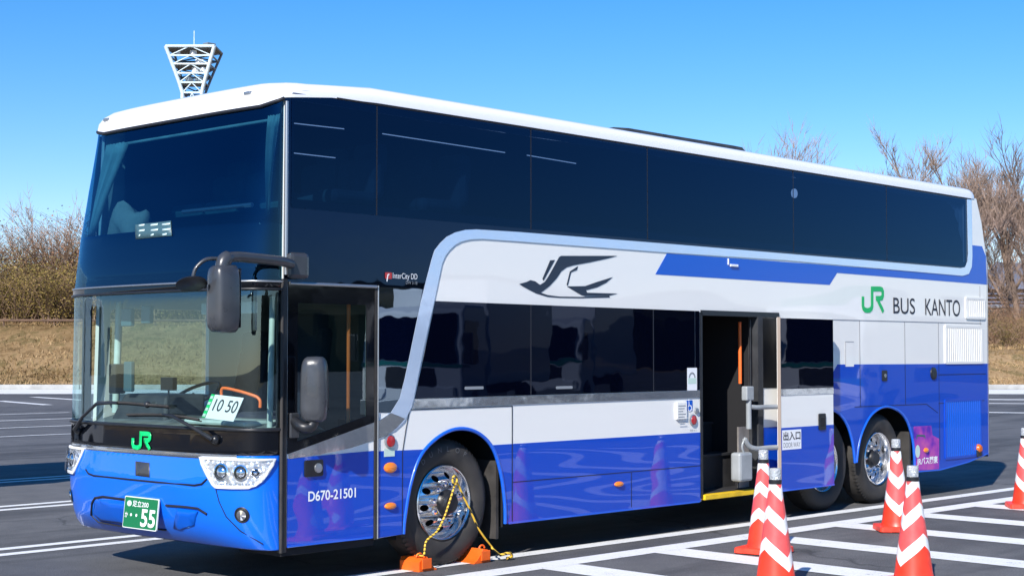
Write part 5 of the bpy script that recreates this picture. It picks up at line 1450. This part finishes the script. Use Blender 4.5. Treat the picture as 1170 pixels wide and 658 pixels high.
# ================================================================== lighting mast seen above the roof
def tower():
    d = 150.; uC = (219-585)/F*d; base = B(uC, d, 5.0)
    t = thing('steel_mast', 'white lattice steel mast widening to a platform, rising behind the bus roof', 'tower', base)
    ZTOP = CH+(403-55)*d/F; zn = CH+(403-106)*d/F
    hw = 2.38; nw = .95                                          # half widths top / neck
    def sec(z): 
        if z > zn: tt = (z-zn)/(ZTOP-zn); return nw+(hw-nw)*tt**1.08
        return nw
    ax = Vector(B(1,0))-Vector(B(0,0)); ay = Vector(B(0,1))-Vector(B(0,0)); c = Vector((base[0], base[1], 0))
    def pt_(sx, sy, z): w_ = sec(z); return c+ax*(sx*w_)+ay*(sy*w_*.8)+Vector((0,0,z))
    zs = [5+ (zn-5)*i/9 for i in range(10)]
    lv = [zn+(ZTOP-zn)*k for k in (.22,.42,.62,.80,1.0)]
    for sx in (-1,1):
        for sy in (-1,1):
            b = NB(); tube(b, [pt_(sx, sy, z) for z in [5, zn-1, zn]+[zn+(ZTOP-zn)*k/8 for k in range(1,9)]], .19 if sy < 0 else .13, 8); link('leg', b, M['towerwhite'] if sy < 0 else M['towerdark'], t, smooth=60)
    b = NB(); g = NB()
    for z in zs+lv:
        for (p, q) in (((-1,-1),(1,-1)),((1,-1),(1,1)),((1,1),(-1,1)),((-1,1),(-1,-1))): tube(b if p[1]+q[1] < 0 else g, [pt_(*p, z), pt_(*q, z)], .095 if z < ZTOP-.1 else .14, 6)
    allz = zs+[zn]+lv
    for z0, z1 in zip(allz, allz[1:]):
        if z1-z0 < .1: continue
        tube(b, [pt_(-1,-1,z0), pt_(0,-1,z1)], .06, 5); tube(b, [pt_(1,-1,z0), pt_(0,-1,z1)], .06, 5)
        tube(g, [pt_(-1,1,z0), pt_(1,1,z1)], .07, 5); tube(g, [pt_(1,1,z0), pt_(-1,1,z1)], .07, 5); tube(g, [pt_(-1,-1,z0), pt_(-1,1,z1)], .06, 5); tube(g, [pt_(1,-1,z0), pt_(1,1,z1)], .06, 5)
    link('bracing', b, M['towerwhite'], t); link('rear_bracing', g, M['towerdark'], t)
    for z in (lv[0], lv[2], lv[4]):
        w_ = sec(z)-.15; vs = [c+ax*(sx*w_)+ay*(sy*w_*.8)+Vector((0,0,z)) for sx, sy in ((-1,-1),(1,-1),(1,1),(-1,1))]
        b = NB(); b.faces.new([b.verts.new(v) for v in vs]); link('platform', b, M['towerdark'], t, solid=.08)
    rnd = random.Random(5)
    for i in range(9):
        z = rnd.choice(lv[1:])-.5; w_ = sec(z); p = c+ax*rnd.uniform(-w_*.8, w_*.8)+ay*(-w_*.5)+Vector((0,0,z)); s = rnd.uniform(.15,.32)
        b = NB(); box(b, p.x-s, p.x+s, p.y-s, p.y+s, p.z-s*.8, p.z+s*.9); link('floodlight', b, M['towerdark'] if i % 2 else M['whiteprint'], t, bevel=.03)
    p = c+ax*1.6+ay*(-.5)+Vector((0,0,ZTOP+.25)); b = NB(); box(b, p.x-.5, p.x+.5, p.y-.4, p.y+.4, ZTOP+.1, ZTOP+.55); link('floodlight', b, M['towerdark'], t, bevel=.05)
    b = NB(); tube(b, [c+Vector((0,0,ZTOP)), c+Vector((0,0,ZTOP+1.9))], .045, 6); link('lightning_rod', b, M['towerwhite'], t)
tower()

# ================================================================== lorries standing off to the sides (shadow on the lot, reflections in the bus side)
def lorry(loc, rot, label, boxcol, L=7.5, H=3.3):
    t = thing('box_lorry', label, 'lorry', loc); t.rotation_euler.z = rot
    def add(name, bmx, mat, parent=None, **kw):
        o = link(name, bmx, mat, None, **kw); o.parent = parent or t; o.location = (0,0,0); return o
    def bo(name, mat, *a, parent=None, bevel=.03): b = NB(); box(b, *a); return add(name, b, mat, parent, bevel=bevel)
    bo('cargo_box', M[boxcol], 2.1, L, -1.15, 1.15, 1.0, H)
    b = NB(); pr = [(0,.45),(0,1.45),(.28,2.62),(.6,2.75),(1.95,2.75),(1.95,.45)]
    va = [b.verts.new((x,-1.12,z)) for x, z in pr]; vb = [b.verts.new((x,1.12,z)) for x, z in pr]
    b.faces.new(va); b.faces.new(list(reversed(vb)))
    for j in range(6): b.faces.new((va[j], va[(j+1)%6], vb[(j+1)%6], vb[j]))
    bmesh.ops.recalc_face_normals(b, faces=b.faces); cab = add('cab', b, M['roofwhite'], bevel=.05)
    b = NB(); b.faces.new([b.verts.new(p) for p in ((.0,-1.0,1.5),(.0,1.0,1.5),(.25,.95,2.5),(.25,-.95,2.5))])
    for v in b.verts: v.co.x -= .03
    add('windscreen', b, M['glasslow'], cab, solid=.01)
    for s in (-1, 1):
        bo('side_window', M['glasslow'], .35, 1.25, min(s*1.12,s*1.135), max(s*1.12,s*1.135), 1.5, 2.35, parent=cab, bevel=.003)
        bo('mirror', M['blackplastic'], -.15, .0, s*1.3-.1, s*1.3+.1, 1.5, 2.1, parent=cab)
        bo('headlight', M['whiteprint'], -.03, .02, s*.8-.18, s*.8+.18, .72, .92, parent=cab, bevel=.01)
    bo('bumper', M['satin'], -.08, .2, -1.13, 1.13, .32, .68, parent=cab); bo('grille', M['blackplastic'], -.02, .01, -.6, .6, .95, 1.35, parent=cab, bevel=.005)
    bo('cab_stripe', M['teal'], -.012, .5, -1.13, 1.13, 1.38, 1.47, parent=cab, bevel=.002)
    bo('chassis', M['dark'], .3, L-.1, -.5, .5, .7, .98)
    for x in (.95, L-2.0):
        for s in (-1, 1):
            b = NB(); lathe(b, [(.0001,-.02),(.26,-.02),(.28,0),(.46,0),(.48,.03),(.48,.25),(.3,.27)], x, .48, s*1.12, 32, -s); bmesh.ops.recalc_face_normals(b, faces=b.faces); add('wheel', b, M['rubber'], smooth=40)
    bo('side_guard', M['satin'], 2.6, L-2.7, -1.1, -1.05, .45, .85, bevel=.005)
    return t
M['greenbox'] = P('green_body', (.01,.30,.17), .4, coat=.4)
M['teal'] = P('teal_stripe', (.0,.16,.15), .4)
lorry((-3.7, 9.9, 0), R(0), 'white box lorry parked across the lot beyond the left edge, casting its shadow in', 'white', 6.5, 3.1)
lorry((16.2,-15.3, 0), R(-28), 'white lorry with a teal stripe mirrored in the dark glass behind the front door', 'roofwhite', 8.0, 3.2)
lorry((23.6,-9.9, 0), R(-20), 'lorry with a green box mirrored in the open door leaf', 'greenbox', 6.8, 3.1)
lorry((27.5,-21.5, 0), R(-28), 'second white lorry standing behind the first on the mirrored side', 'roofwhite', 8.5, 3.3)

# ================================================================== light, sky, camera
EL, AZ = R(35), R(22)
sd = Vector((math.cos(EL)*math.cos(AZ), math.cos(EL)*math.sin(AZ), -math.sin(EL)))
sun = bpy.data.lights.new('sun', 'SUN'); sun.energy = 4.6; sun.angle = R(.53); sun.color = (1, .955, .89)
so = bpy.data.objects.new('sun', sun); COL.objects.link(so); so.rotation_euler = sd.to_track_quat('-Z', 'Y').to_euler(); so.location = (-30,-20,40)
w = bpy.data.worlds.new('World'); scene.world = w; w.use_nodes = True; nt = w.node_tree
sky = nt.nodes.new('ShaderNodeTexSky'); sky.sky_type = 'NISHITA'; sky.sun_disc = False; sky.sun_elevation = EL
sky.sun_rotation = math.atan2(-sd.x, -sd.y) % (2*math.pi)
sky.air_density = 1.0; sky.dust_density = .0; sky.ozone_density = 5.0; sky.altitude = 0
bgn = nt.nodes['Background']; bgn.inputs[1].default_value = .112; hs = nt.nodes.new('ShaderNodeHueSaturation'); hs.inputs['Saturation'].default_value = 1.33; nt.links.new(sky.outputs[0], hs.inputs['Color']); mxs = nt.nodes.new('ShaderNodeMix'); mxs.data_type = 'RGBA'; mxs.blend_type = 'MULTIPLY'; mxs.inputs[0].default_value = 1; mxs.inputs[7].default_value = (1.03,.895,.97,1); nt.links.new(hs.outputs[0], mxs.inputs[6]); nt.links.new(mxs.outputs[2], bgn.inputs[0])
cam = bpy.data.cameras.new('camera'); co = bpy.data.objects.new('camera', cam); COL.objects.link(co); scene.camera = co
cam.sensor_width = 36; cam.lens = F/1170*36; cam.clip_end = 5000; cam.clip_start = .1
co.location = (CX, CY, CH)
Z = -Vector(fw); X = Vector(rt); Yv = Z.cross(X)
co.rotation_euler = Matrix((X, Yv, Z)).transposed().to_euler()
scene.view_settings.view_transform = 'Standard'; scene.view_settings.look = 'None'; scene.view_settings.exposure = .58; scene.view_settings.gamma = 1
scene.render.engine = 'CYCLES'; scene.cycles.transparent_max_bounces = 16; scene.cycles.max_bounces = 8; scene.cycles.caustics_reflective = False; scene.cycles.caustics_refractive = False
scene.render.film_transparent = False
